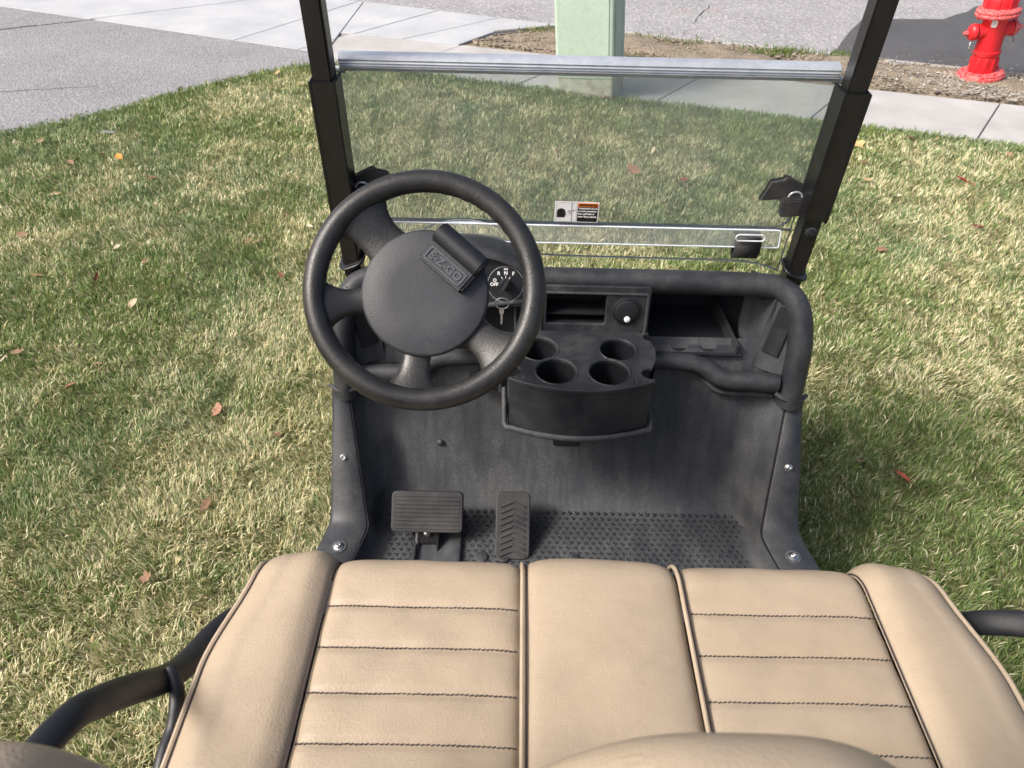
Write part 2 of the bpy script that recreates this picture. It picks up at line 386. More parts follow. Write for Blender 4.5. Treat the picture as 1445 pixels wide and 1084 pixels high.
ap_lines = [((-3.78, 6.14), (-2.78, 6.89)), ((-2.44, 5.52), (-1.722, 6.907)), ((-1.65, 5.605), (-1.0, 6.52)), ((-1.083, 5.674), (-.339, 6.429)), ((-4.95, 6.55), (-4.2, 7.4)), ((-6.2, 7.0), (-5.5, 7.9))]
slabs(ap, ap_poly, ap_lines, 'concrete_blue', -.004)
# long joint of the gutter
kb = tag(MB().prism([(-.36, 5.945), (-.33, 6.0), (.2, 6.245), (1.2, sf(1.2) + .06), (2.7, sf(2.7) + .06), (9, sf(9) + .06), (9, sf(9)), (2.7, sf(2.7)), (1.2, sf(1.2)), (.2, 6.19)], -.06, .004).build('kerb', 'concrete', bevel=.006, smooth=False), kind='structure')
# planting strip: uneven soil, clods, stones
rows = []
for j in range(61):
    x = -.62 + j * .12; lo = sw_f(x) + .004; hi = sf(x) - .004 if x > .2 else min(sf(.2), 5.52 + (x + .62) * .86)
    hi = max(hi, lo + .01); row = []
    for i in range(13):
        t = i / 12; y = lo + (hi - lo) * t; edge = min(1, 6 * t, 6 * (1 - t)) if hi - lo > .1 else 0
        row.append((x + random.uniform(-.02, .02) * edge, y, -.012 + edge * (.03 * min(1, (hi - lo) / .4) + .018 * math.sin(x * 5 + t * 6) * math.sin(x * 2.2) + random.uniform(-.012, .012))))
    rows.append(row)
tag(MB().grid(rows).build('planting_strip', 'soil'), kind='structure')
def strip_pt():
    while True:
        x = random.uniform(-.5, 4.6); lo = sw_f(x) + .02; hi = (sf(x) if x > .2 else min(sf(.2), 5.52 + (x + .62) * .86)) - .02
        if hi > lo: return x, random.uniform(lo, hi)
def pebbles(name, n, s0, s1, mat, pick, label, flat=.7):
    mb = MB()
    for k in range(n):
        x, y, z = pick(); s = s0 + (s1 - s0) * random.random() ** 2.2
        vs = []; rot = Matrix.Rotation(random.uniform(0, 6.3), 3, 'Z') @ Matrix.Rotation(random.uniform(-.5, .5), 3, 'X')
        for (a, b, c) in ((1, 0, 0), (-1, 0, 0), (0, 1, 0), (0, -1, 0), (0, 0, 1), (0, 0, -1)):
            q = rot @ V(a * s * random.uniform(.7, 1.3), b * s * random.uniform(.6, 1), c * s * flat * random.uniform(.6, 1.1)); vs.append(q + V(x, y, z + s * .25))
        mb.add(vs, [(0, 2, 4), (2, 1, 4), (1, 3, 4), (3, 0, 4), (2, 0, 5), (1, 2, 5), (3, 1, 5), (0, 3, 5)])
    return tag(mb.build(name, mat, smooth=False), label, name.replace('_', ' '), kind='stuff')
pebbles('soil_clods', 6500, .004, .024, 'clod', lambda: (*strip_pt(), .012), 'loose brown clods and wood chips on the planting strip', .5)
def hyd_pt():
    while True:
        x, y = strip_pt()
        if random.random() < math.exp(-((x - 3.35) ** 2 + (y - 4.78) ** 2) / .5): return x, y, .018
pebbles('gravel', 2600, .004, .017, 'stone', hyd_pt, 'pale grey gravel stones round the hydrant base')
def rd_pt():
    x = random.uniform(2.6, 4.6); return x, sf(x) + .06 + abs(random.gauss(0, .16)), -.012
pebbles('loose_grit', 500, .002, .008, 'stone', rd_pt, 'loose pale grit scattered on the fresh asphalt')

def de_pt():
    p = LAWN_EDGE[random.randint(8, 33)]; return p[0] - abs(random.gauss(.02, .05)), p[1] + abs(random.gauss(.02, .05)), -.004
pebbles('edge_debris', 420, .002, .010, 'clod', de_pt, 'crumbs of soil and grit along the driveway edge')

# ------------------------------------------------------------ grass (one mass of blades)
def vnoise(x, y, sc, seed):
    r = np.random.default_rng(seed); L = r.random((256, 256)); X = x * sc + 1000; Y = y * sc + 1000
    xi = np.floor(X).astype(int); yi = np.floor(Y).astype(int); fx = X - xi; fy = Y - yi
    fx = fx * fx * (3 - 2 * fx); fy = fy * fy * (3 - 2 * fy)
    g = lambda a, b: L[a % 256, b % 256]
    return (g(xi, yi) * (1 - fx) + g(xi + 1, yi) * fx) * (1 - fy) + (g(xi, yi + 1) * (1 - fx) + g(xi + 1, yi + 1) * fx) * fy
def fbm(x, y, sc, seed, o=4): return sum(vnoise(x, y, sc * 2 ** k, seed + k) * .5 ** k for k in range(o)) / sum(.5 ** k for k in range(o))
def edge_y(x):
    ex = np.array([p[0] for p in LAWN_EDGE]); ey = np.array([p[1] for p in LAWN_EDGE]); return np.interp(x, ex, ey)
CAM = np.array([-.125, -.65, 1.6])
def lawn_points():
    out = []
    N = 2720000
    x = rng.uniform(-5.0, 5.0, N); y = rng.uniform(-1.3, 5.1, N)
    ok = y < edge_y(x) + rng.normal(0, .012, N)
    ok &= ~((np.abs(x) < .42) & (y < .80))
    v = np.stack([x, y, np.zeros(N)], 1) - CAM
    P, cs, sn = v[:, 0], math.cos(R(40)), math.sin(R(40))
    dep = v[:, 1] * cs - v[:, 2] * sn; up = v[:, 1] * sn + v[:, 2] * cs
    u = P / np.maximum(dep, .05); vv = up / np.maximum(dep, .05)
    ok &= (dep > .2) & (np.abs(u) < .72 + 1.0 / np.maximum(dep, .3)) & (vv > -.75) & (vv < .72)
    dist = np.linalg.norm(v, axis=1)
    dens = np.clip((2.4 / dist) ** 1.5, .13, 1)
    ok &= rng.random(N) < dens
    return x[ok], y[ok], dist[ok]
gx, gy, gd = lawn_points(); NB = len(gx)
wide = np.clip(gd / 2.4, 1, 2.6) ** .75
patch = .55 * fbm(gx * .8 + gy * .6, gy * .8 - gx * .6, .9, 3, 3) + .45 * fbm(gx, gy, 4.5, 9, 3)   # straw patches
edgeD = edge_y(gx) - gy
clumpn = fbm(gx, gy, 14, 21, 2)
L = (.021 + .017 * rng.random(NB)) * (.75 + .5 * clumpn); L *= np.where(edgeD < .15, 1.1, 1)
straw_p = np.clip((patch - .49) * 2.2 + .335, .15, .62); straw_p = np.where(edgeD < .35, straw_p * np.clip(edgeD / .35, .25, 1), straw_p)
is_straw = rng.random(NB) < straw_p
az = fbm(gx, gy, 9, 31, 2) * 12 + rng.normal(0, 1.1, NB)
lean = np.clip(rng.normal(.5, .28, NB), .05, 1.25); lean = np.where(is_straw, lean + .22, lean)
wd = (.0009 + .0010 * rng.random(NB) ** 2) * wide
wd *= np.where(rng.random(NB) < .12, 1.9, 1) * np.where(is_straw, .9, 1); L *= np.where(rng.random(NB) < .1, 1.35, 1)
dx, dy = np.cos(az), np.sin(az); sx, sy = -dy, dx
tw = rng.normal(0, .6, NB); sx2 = sx * np.cos(tw) + dx * np.sin(tw); sy2 = sy * np.cos(tw) + dy * np.sin(tw)
h1 = .52 * L; b1 = lean * .6
p1 = np.stack([gx + dx * np.sin(b1) * h1, gy + dy * np.sin(b1) * h1, np.cos(b1) * h1], 1)
b2 = np.clip(lean * 1.25, 0, 1.6)
p2 = p1 + np.stack([dx * np.sin(b2), dy * np.sin(b2), np.cos(b2)], 1) * (.5 * L)[:, None]
p2[:, 2] = np.maximum(p2[:, 2], .004)
sd = np.stack([sx2, sy2, np.zeros(NB)], 1) * wd[:, None]
p0 = np.stack([gx, gy, np.full(NB, -.003)], 1)
vs = np.stack([p0 - sd, p0 + sd, p1 - sd * .85, p1 + sd * .85, p2], 1).reshape(-1, 3)
base = (np.arange(NB) * 5)[:, None]
tri = np.concatenate([base + np.array([[0, 1, 3]]), base + np.array([[0, 3, 2]]), base + np.array([[2, 3, 4]])], 1).reshape(-1)
me = bpy.data.meshes.new('grass'); me.vertices.add(NB * 5); me.vertices.foreach_set('co', vs.astype(np.float32).ravel())
nt_ = NB * 3
me.loops.add(nt_ * 3); me.loops.foreach_set('vertex_index', tri.astype(np.int32))
me.polygons.add(nt_); me.polygons.foreach_set('loop_start', np.arange(nt_, dtype=np.int32) * 3)
me.update()
gA = np.array([.09, .165, .042]); gB = np.array([.255, .345, .105]); gC = np.array([.195, .285, .15]); st1 = np.array([.92, .87, .62]); st2 = np.array([.62, .54, .29])
hue = fbm(gx, gy, 1.7, 41, 3)[:, None]; r1 = rng.random(NB)[:, None]; r2 = rng.random(NB)[:, None]
green = gA * (1 - r1) + gB * r1; green = green * (1 - .55 * np.clip((hue - .4) * 3, 0, 1)) + gC * .55 * np.clip((hue - .4) * 3, 0, 1)
straw = st2 * (1 - r2) + st1 * r2
c = np.where(is_straw[:, None], straw, green)
tipstraw = (rng.random(NB) < .35)[:, None]
ct = np.where(tipstraw & ~is_straw[:, None], c * .45 + st1 * .55, c * 1.1)
cb = c * .65 + np.array([.30, .26, .12]) * .4
colr = np.ones((NB, 5, 4), np.float32); colr[:, 0:2, :3] = cb[:, None]; colr[:, 2:4, :3] = c[:, None]; colr[:, 4, :3] = ct
at = me.color_attributes.new('pigment', 'FLOAT_COLOR', 'POINT'); at.data.foreach_set('color', colr.ravel())
gr = link('grass', me, 'grass'); tag(gr, 'mown lawn grass, green mixed with dry straw blades', 'grass', kind='stuff')

# a few green tufts in the planting strip
def tuft(x, y, n, sp, label):
    mb = MB(); cols = []
    for k in range(n):
        px, py = random.gauss(x, sp), random.gauss(y, sp * .45); a = random.uniform(0, 6.3); l = random.uniform(.03, .06); s = random.uniform(.003, .005); ln = random.uniform(.2, .9)
        d = V(math.cos(a), math.sin(a), 0); q = V(-d.y, d.x, 0) * s; p = V(px, py, .0); t = p + d * (l * math.sin(ln)) + V(0, 0, l * math.cos(ln))
        mb.add([p - q, p + q, t], [(0, 1, 2)]); cc = (.07 + .1 * random.random(), .15 + .08 * random.random(), .03, 1); cols += [cc] * 3
    me = bpy.data.meshes.new('grass_tuft'); me.from_pydata(mb.v, [], mb.f)
    at = me.color_attributes.new('pigment', 'FLOAT_COLOR', 'POINT')
    for i, cc in enumerate(cols): at.data[i].color = cc
    tag(link('grass_tuft', me, 'grass'), label, 'grass', 'grass tufts in the planting strip', 'stuff')
for x, y, n, sp in [(.05, 5.95, 260, .09), (2.0, 5.5, 420, .14), (1.9, 5.42, 200, .1), (2.45, 5.4, 300, .12), (.9, 5.8, 150, .16), (1.3, 5.68, 130, .15), (.75, 5.2, 60, .06)]:
    tuft(x, y, n, sp, 'small green grass tuft growing in the bare planting strip')

# ------------------------------------------------------------ fallen leaves
def leaf(px, y, size, colr, style, lab, z=.034, rz=None):
    r = random.Random(int(px * 1000) + int(y * 777)); n = 22; vs = [(0, 0, 0)]; cols = [colr]
    for k in range(n):
        a = 2 * PI * k / n
        if style == 'maple': rr = .62 + .38 * abs(math.cos(2.5 * a)) ** .8; rr *= (.75 + .35 * (math.cos(a) > -.4)); ex = 1
        elif style == 'long': rr = 1; ex = .26
        else: rr = 1 - .12 * abs(math.sin(3 * a)); ex = .62
        rr *= r.uniform(.85, 1.1); x, yy = rr * math.cos(a), rr * math.sin(a) * ex
        vs.append((x * size, yy * size, size * (.32 * yy * yy / max(ex * ex, .1) * r.uniform(.4, 1) + .2 * x * x * r.uniform(0, 1))))
        f = r.uniform(.75, 1.2); cols.append(tuple(min(1, q * f) for q in colr))
    fs = [(0, 1 + k, 1 + (k + 1) % n) for k in range(n)]
    o = len(vs); st = size * .9   # stalk
    vs += [(-size * .9, -.0012, 0), (-size * .9, .0012, 0), (-size * .9 - st, .25 * st, .003)]; fs.append((o, o + 1, o + 2)); cols += [tuple(q * .7 for q in colr)] * 3
    me = bpy.data.meshes.new('fallen_leaf'); me.from_pydata(vs, [], fs); me.polygons.foreach_set('use_smooth', [True] * len(fs))
    at = me.color_attributes.new('pigment', 'FLOAT_COLOR', 'POINT')
    for i, q in enumerate(cols): at.data[i].color = (*q, 1)
    ob = link('fallen_leaf', me, 'leaf'); ob.location = (px, y, z - .008); ob.scale = (.82,) * 3; ob.rotation_euler = (r.uniform(-.5, .5), r.uniform(-.4, .4), r.uniform(0, 6.3) if rz is None else rz)
    g = {'a': 'leaves scattered on the lawn'}['a']
    if lab in (B1, B2, B3):
        lab = lab.replace('lying in the grass', 'beyond the windshield, lying in the grass' if abs(px) < 1 and y > 2 else 'on the lawn at the passenger side' if px > 0 else 'on the lawn beside the steering wheel and seat' if y < 1.75 else 'on the lawn towards the driveway')
    tag(ob, lab, 'leaf', g)
TAN, BRN, RED, ORG, GRY, DRK = (.5, .36, .2), (.27, .13, .075), (.42, .07, .06), (.62, .27, .05), (.52, .48, .44), (.12, .06, .05)
B1, B2, B3 = 'small curled brown leaf lying in the grass', 'small pale tan leaf lying in the grass', 'small dull red leaf lying in the grass'
for px, y, s, c_, st, lab in [
    (-1.085, 1.061, .032, (.36, .19, .13), 'maple', 'crumpled pinkish brown lobed leaf on the lawn beside the steering wheel side'),
    (-1.619, 1.665, .034, (.58, .44, .3), 'oval', 'curled pale tan leaf with a dark underside on open lawn'),
    (-2.291, 3.077, .036, ORG, 'oval', 'bright orange leaf on the lawn near the driveway'),
    (-1.847, 1.845, .034, (.2, .06, .04), 'long', 'dark maroon curled leaf on the straw-coloured lawn'),
    (-2.101, 1.856, .036, (.6, .42, .2), 'long', 'long yellowish tan leaf on the lawn'),
    (-2.506, 3.418, .05, (.55, .5, .52), 'long', 'long pale grey leaf on the lawn near the driveway edge'),
    (1.873, 3.505, .062, (.62, .42, .2), 'maple', 'big pale tan lobed leaf beside the windshield post'),
    (2.28, 3.003, .07, (.6, .07, .07), 'long', 'long bright red leaf on the lawn towards the hydrant'),
    (2.092, 2.479, .04, (.17, .07, .045), 'oval', 'dark brown cupped leaf on the lawn'),
    (1.064, .833, .032, (.36, .1, .06), 'long', 'slim reddish brown leaf on the lawn beside the rocker panel'),
    (.652, 3.327, .05, (.7, .55, .38), 'long', 'pale cream leaf seen through the windshield'),
    (.502, 3.044, .05, (.5, .26, .18), 'maple', 'pinkish brown crumpled leaf seen through the windshield'),
    (.76, 2.939, .035, (.4, .16, .12), 'oval', 'small rounded red brown leaf seen through the windshield')]:
    leaf(px, y, s, c_, st, lab)
for k, (px, y) in enumerate([(-1.898, 1.339), (-.987, .665), (-1.056, .415), (-1.702, 1.989), (-1.322, 2.187), (-.863, .952), (-2.342, 2.192), (-2.005, 2.817), (-1.885, 3.15), (.957, .892), (1.542, 2.241), (2.247, 3.628), (2.718, 3.384), (1.824, 3.232), (.587, 2.912), (-2.51, 2.988), (-1.422, 3.495), (2.9, 2.7)]):
    leaf(px, y, .018 + .014 * random.random(), (.24, .145, .09) if k % 3 else (.3, .19, .12), 'oval' if k % 2 else 'maple', B1)
for k, (px, y) in enumerate([(-1.921, 1.30), (-1.582, 1.286), (-1.874, 2.104), (-1.287, 2.176), (-1.904, 4.051), (-1.836, 4.60), (-2.944, 3.24), (-2.82, 3.267), (1.876, 2.377), (2.403, 3.615), (.988, 3.367), (.26, 2.529), (-1.08, 2.333), (1.755, 2.993), (1.851, 2.808), (-2.4, 2.6), (2.53, 3.252)]):
    leaf(px, y, .02 + .014 * random.random(), TAN if k % 2 else (.62, .52, .38), 'oval' if k % 3 else 'long', B2)
for k, (px, y) in enumerate([(-1.622, 1.164), (-1.759, 2.504), (-1.217, 2.456), (-2.521, 2.789), (-1.74, 3.312), (1.316, 3.079), (-1.58, 4.333), (-1.1, 1.9), (.1, 3.3), (-2.397, 3.1)]):
    leaf(px, y, .017 + .012 * random.random(), (.27, .13, .09), 'oval', B3)

# ------------------------------------------------------------ fire hydrant
hy = empty('fire_hydrant', (3.288, 4.89, .0)); hy.rotation_euler = (0, R(-8), R(0))
tag(hy, 'red cast iron fire hydrant standing in gravel by the kerb', 'fire hydrant')
N_ = 36
MB().lathe([(.06, -.06), (.075, .005)], n=N_).build('standpipe', 'crack', hy)
fl = MB().lathe([(0, .02), (.14, .02), (.157, .024), (.16, .034), (.157, .046), (.15, .05), (.146, .053), (.15, .056), (.146, .064), (.12, .068), (.09, .07)], n=N_).build('base_flange', 'hyd_worn', hy)
for k in range(8):
    a = 2 * PI * k / 8 + .2; MB().lathe([(.011, .066), (.011, .08), (.0, .081)], Matrix.Translation((.128 * math.cos(a), .128 * math.sin(a), 0)), 6).build('bolt', 'hyd_worn', fl)
    MB().lathe([(.012, .022), (.012, .008), (.0, .007)], Matrix.Translation((.128 * math.cos(a), .128 * math.sin(a), 0)), 6).build('nut', 'hyd_worn', fl)
br = MB().lathe([(.088, .066), (.085, .18), (.09, .186), (.0905, .192), (.086, .196), (.0905, .2), (.09, .206), (.082, .212), (.081, .4), (.084, .43), (.09, .445)], n=N_).build('barrel', 'hyd_red', hy)
for k in range(10):
    a = 2 * PI * k / 10; MB().tube([(.084 * math.cos(a), .084 * math.sin(a), .075), (.087 * math.cos(a), .087 * math.sin(a), .15), (.08 * math.cos(a), .08 * math.sin(a), .178)], [(.012, .006), (.016, .008), (.006, .004)], 8, up=(math.cos(a), math.sin(a), 0)).build('rib', 'hyd_red', br)
bf = MB().lathe([(.085, .438), (.13, .44), (.14, .446), (.142, .456), (.136, .462), (.13, .466), (.136, .47), (.138, .48), (.13, .488), (.108, .494), (.1, .5)], n=N_).build('bonnet_flange', 'hyd_worn', hy)
for k in range(8):
    a = 2 * PI * k / 8; MB().lathe([(.01, .44), (.01, .428), (0, .427)], Matrix.Translation((.122 * math.cos(a), .122 * math.sin(a), 0)), 6).build('bolt', 'hyd_red', bf)
bo = MB().lathe([(.102, .495), (.1, .53), (.092, .57), (.074, .605), (.045, .628), (.032, .635), (.032, .645), (.026, .65), (.022, .68), (0, .682)], n=N_).build('bonnet', 'hyd_red', hy)
for k in range(8):
    a = 2 * PI * k / 8 + .2; MB().tube([(.1 * math.cos(a), .1 * math.sin(a), .497), (.099 * math.cos(a), .099 * math.sin(a), .535), (.09 * math.cos(a), .09 * math.sin(a), .575), (.06 * math.cos(a), .06 * math.sin(a), .615)], [(.012, .006), (.012, .01), (.01, .009), (.006, .004)], 8, up=(math.cos(a), math.sin(a), 0)).build('rib', 'hyd_red', bo)
for sx, ry in ((-1, -.1), (1, .1)):
    mx = Matrix.Translation((0, 0, .345)) @ Matrix.Rotation(R(0) if sx > 0 else PI, 4, 'Z') @ Matrix.Rotation(R(90), 4, 'Y')
    nz = MB().lathe([(.056, .06), (.05, .085), (.05, .115), (.054, .118)], mx, 24).build('nozzle', 'hyd_red', hy)
    MB().lathe([(.046, .116), (.046, .124)], mx, 24).build('gasket', 'crack', nz)
    MB().lathe([(.05, .123), (.056, .125), (.056, .135), (.052, .15), (.042, .16), (.022, .165), (.019, .166), (.019, .172)], mx, 24).build('nozzle_cap', 'hyd_worn' if sx > 0 else 'hyd_red', nz)
    MB().lathe([(.019, .168), (.015, .19), (.012, .2), (0, .2)], mx, 5).build('cap_nut', 'hyd_worn', nz)
    pts = smooth_path([(sx * .14, -.02, .3), (sx * .15, -.03, .25), (sx * .125, -.035, .215), (sx * .088, -.03, .205)], 26)
    ch = MB()
    for i in range(0, 26):
        p, q = V(*pts[i]), V(*pts[i + 1]); m_ = (p + q) / 2; d = (q - p).normalized(); sdv = d.cross(V(0, 1, 0) if i % 2 else V(0, .2, 1)).normalized()
        lp = [m_ + d * (.0062 * math.cos(t)) + sdv * (.0035 * math.sin(t)) for t in [2 * PI * k / 8 for k in range(9)]]
        ch.tube(lp, .0017, 5, caps=False)
    tag(ch.build('chain', 'bolt', nz), kind=None)
st = curve_mesh('sticker', [rrect(0, 0, .036, .046, .01)], .0004); so_ = link('sticker', st, 'white_print', hy); so_.matrix_local = Matrix.Translation((-.042, -.0715, .405)) @ Matrix.Rotation(R(-30), 4, 'Z') @ Matrix.Rotation(R(90), 4, 'X')
sg = text_mesh('8', .024, .0003); so2 = link('sticker_print', sg, 'grey_print', so_); so2.location = (0, 0, .0006)

# ------------------------------------------------------------ green utility pedestal
pd = empty('utility_pedestal', (.375, 4.45, 0)); pd.rotation_euler = (0, R(-5.5), R(-20))
tag(pd, 'pale green metal utility pedestal standing at the lawn edge', 'utility box')
link('housing', curve_mesh('housing', [rrect(0, 0, .40, .30, .022)], .41), 'ped', pd).location = (0, 0, .12 + .41)
link('base_skirt', curve_mesh('base_skirt', [rrect(0, 0, .392, .292, .02)], .075), 'ped_base', pd).location = (0, 0, .045)
link('lid', curve_mesh('lid', [rrect(0, 0, .425, .325, .03)], .03, .012), 'ped', pd).location = (0, 0, .965)
MB().box((.201, .045, .55), (.006, .012, .78)).build('door_seam', 'joint', pd, bevel=.002)
hs = MB().box((.204, .045, .28), (.012, .03, .05)).build('hasp', 'ped', pd, bevel=.003)
MB().box((.196, -.045, .53), (.02, .165, .80)).build('door', 'ped', pd, bevel=.006)
MB().box((0, -.149, .53), (.34, .010, .78)).build('front_panel', 'ped', pd, bevel=.004)
mb = MB()
for k in range(26):
    x = random.uniform(-.2, .2); s = random.uniform(.008, .024); mb.lathe([(0, 0), (s, .002), (s * .7, s * .6), (0, s * .8)], Matrix.Translation((x, -.165 + random.uniform(-.01, .012), .01)), 6)
tag(mb.build('dirt_clump', 'clod', pd, smooth=False), kind='stuff')

# ------------------------------------------------------------ the golf cart
ct_ = empty('golf_cart'); tag(ct_, 'parked golf cart with tan vinyl bench seat and black dashboard on the lawn', 'golf cart')

# --- seat cushion
def spath(s, r=.055):            # along the seat, front is +s
    if s <= 0: return V(0, -.035 + s, .70), V(0, 0, 1)
    a = min(s / r, PI / 2)
    p = V(0, -.035 + r * math.sin(a), .70 - r + r * math.cos(a)); nn = V(0, math.sin(a), math.cos(a))
    if s / r > PI / 2: p.z -= s - r * PI / 2
    return p, nn
SS = [-.50 + .50 * i / 110 for i in range(110)] + [.15 * i / 30 for i in range(31)]
ROWS = [-.08 - .0635 * k for k in range(7)]
seat = MB().box((.008, -.255, .58), (1.02, .46, .06)).build('seat_cushion', 'plastic', ct_, bevel=.02)
def panel(x0, x1, puff, rows, nu=48, crown=0., fwd=0.):
    out = []
    for s in SS:
        p, nn = spath(s); row = []
        for i in range(nu + 1):
            u = i / nu; e = 2 * u - 1
            h = puff * (1 - abs(e) ** 7) + crown * (1 - e * e)
            if rows:
                y = p.y if s <= 0 else -.035 + s
                ks = [abs(y - r) for r in ROWS]; d = min(ks)
                h -= .0042 * math.exp(-(d / .006) ** 2) * (1 - abs(e) ** 12) + .0018 * math.exp(-(d / .02) ** 2)
                h += .0007 * math.sin(u * 17 + y * 31) * math.sin(u * 5 - y * 60)
            else: h += .0014 * math.sin(u * 6 + s * 16)
            edge = -.007 * abs(e) ** 24
            row.append(V(x0 + (x1 - x0) * u, 0, 0) + p + nn * (h + edge) + V(0, fwd * (1 - e * e) * max(0, min(1, s / .05 + 1)), 0))
        out.append(row)
    return MB().grid(out)
panel(-.385, -.1045, .0065, True).build('ribbed_panel', 'vinyl', seat, ang=80)
panel(.1305, .405, .0055, True).build('ribbed_panel', 'vinyl', seat, ang=80)
panel(-.1015, .1275,   .008, False, crown=.004, fwd=.004).build('centre_panel', 'vinyl', seat, ang=80)
def bolster(sgn, xi, wid):
    out = []; pipe = []; nu = 56; r = .06
    for s in SS:
        p, nn = spath(s, .06); row = []
        f = max(0, min(1, (s + .14) / .17)); shrink_ = .03 * f * f * (3 - 2 * f)
        fl_ = wid - r - shrink_ ; tot = fl_ + r * PI / 2 + .12
        for i in range(nu + 1):
            q = tot * (i / nu)
            if q <= fl_: x = q; dz = 0; h = .011 * math.sin(min(1, q / .035) * PI / 2) - .005 * (1 - min(1, q / .005)) + .005 * math.sin(PI * q / fl_)
            else:
                a = min((q - fl_) / r, PI / 2); x = fl_ + r * math.sin(a); dz = r * (1 - math.cos(a)); h = .011
                if (q - fl_) / r > PI / 2: dz += q - fl_ - r * PI / 2
            row.append(V(xi + sgn * x, 0, -dz) + p + nn * h)
        a = 1.02; x = fl_ + r * math.sin(a); dz = r * (1 - math.cos(a)); pipe.append(V(xi + sgn * (x + .003), 0, -dz + .002) + p + nn * .0115)
        out.append(row)
    MB().grid(out).build('bolster', 'vinyl', seat, ang=80)
    MB().tube(pipe, .0042, 8).build('piping', 'piping', seat)
    MB().tube([V(q.x - sgn * .006, q.y, q.z + .0012) for q in pipe], .0016, 6).build('seam', 'thread', seat)
bolster(-1, -.386, .156); bolster(1, .406, .158)
for x, off in ((-.103, .0055), (.129, .006)):
    pts = [spath(s)[0] + spath(s)[1] * off + V(x, 0, 0) for s in SS]
    MB().tube(pts, .0032, 8).build('piping', 'piping', seat)
    MB().tube([p + V(.005, 0, -.0015) for p in pts], .0011, 6).build('seam', 'thread', seat)
for x in (-.3855, .4055):
    MB().tube([spath(s)[0] + spath(s)[1] * .0008 + V(x, 0, 0) for s in SS], .0013, 6).build('seam', 'thread', seat)
for x0, x1, pf in ((-.383, -.109, .0065), (.137, .403, .0055)):
    for y in ROWS:
        mb = MB(); n_ = int((x1 - x0) / .0062)
        zf = lambda u: .70 + pf * (1 - abs(2 * u - 1) ** 7) - .0042 * (1 - abs(2 * u - 1) ** 12) - .0018
        for k in range(n_):
            u = (k + .5) / n_; uu = .01 + .98 * u; x = x0 + (x1 - x0) * u; jit = .0006 * math.sin(x * 25 + y * 90) + random.uniform(-.0004, .0004)
            mb.box((x, y + jit, zf(uu) + .0013), (.0049, .0013, .0014), Matrix.Rotation(random.uniform(.1, .4), 3, 'Z'))
        mb.build('stitching', 'thread', seat, smooth=False)

# --- backrest, rounded pads whose tops rise near the camera
def backtop(x): return 1.1 + .106 * math.exp(-abs((x - .014) / .128) ** 3.2) + .075 * (1 / (1 + math.exp(-(abs(x) - .385) / .012)))
out = []
for i in range(161):
    x = -.62 + 1.24 * i / 160; zt = backtop(x); ef = max(0, 1 - ((abs(x) - .5) / .12) ** 2) ** .5 if abs(x) > .5 else 1; th = .048 * max(.15, ef); zt = zt - (1 - ef) * .1
    row = []
    for k in range(24):
        a = PI * k / 23; row.append(V(x, -.505 - th * math.cos(a) * 1.0, zt - .045 + .045 * math.sin(a)))
    row = [V(x, -.505 - th * .9, .78)] + row + [V(x, -.505 + th * .9 - .03, .78)]
    out.append(row)
bk = MB().grid(out, True).build('backrest', 'vinyl', ct_, ang=80)
MB().box((0, -.56, .9), (1.0, .02, .3)).build('back_board', 'plastic', bk, bevel=.008)

# --- armrests
for sgn in (-1, 1):
    f = lambda pts: [(sgn * p[0], p[1], p[2]) for p in pts]
    if sgn < 0:
        main = smooth_path([(.548, .012, .545), (.572, -.02, .562), (.583, -.06, .582), (.585, -.108, .609), (.585, -.15, .641), (.585, -.185, .68), (.585, -.228, .741), (.585, -.269, .795), (.588, -.31, .835), (.59, -.39, .87), (.585, -.48, .88)], 46)
        low = smooth_path([(.582, -.165, .668), (.566, -.188, .668), (.56, -.211, .658), (.56, -.235, .645), (.56, -.275, .64), (.555, -.36, .60)], 20)
    else:
        main = smooth_path([(.545, -.0, .53), (.56, -.03, .60), (.585, -.055, .655), (.625, -.085, .70), (.66, -.13, .745), (.67, -.2, .80), (.65, -.29, .85), (.62, -.39, .875), (.585, -.48, .88)], 46)
        low = smooth_path([(.575, -.045, .64), (.56, -.07, .62), (.553, -.13, .60), (.55, -.25, .58), (.545, -.36, .57)], 20)
    am = MB().tube(f(main), [(.0145 + .005 * math.sin(PI * k / 46), .0072) for k in range(47)], 16, up=(sgn * -.3, -.5, 1)).build('armrest', 'plastic_clean', ct_, ang=70)
    MB().tube(f(low), [(.012 - .003 * math.sin(PI * k / 20), .010) for k in range(21)], 12, up=(sgn * 1, -.3, .2)).build('brace', 'plastic_clean', am, ang=70)

# --- cab floor and toe board
TOE = smooth_path([(.635, .67), (.605, .62), (.572, .51), (.525, .385), (.485, .315), (.452, .285), (.42, .28)], 40)
RK = smooth_path([(.545, .575), (.535, .548), (.494, .495), (.452, .442), (.408, .385), (.372, .346), (.335, .334), (.28, .332), (.15, .332), (-.2, .332)], 60)
rk_z = [p[1] for p in RK if p[1] > .345][::-1]; rk_y = [p[0] for p in RK if p[1] > .345][::-1]
def rk_x(y):      # inner edge of the rocker panel
    t = max(0, min(1, (.36 - y) / .1)); return .528 + .022 * t - (.028 + .052 * max(0, min(1, (.545 - y) / .2))) - .012
def toe_row(y, z, u):
    yr = float(np.interp(z, rk_z, rk_y)); xi = rk_x(yr) - .002; k = max(0, min(1, (.62 - z) / .05)); xi = xi * k + .474 * (1 - k); x = u * xi
    a = max(0, (abs(x) - (xi - .075)) / .075); c = 1 - math.sqrt(max(0, 1 - a * a))
    return V(x, y + (min(y, yr + .004) - y) * c * k, z)
rows = [[toe_row(y, z, -1 + 2 * i / 90) for i in range(91)] for y, z in TOE]
toe = MB().grid(rows).build('toe_board', 'plastic_dusty', ct_, ang=80)
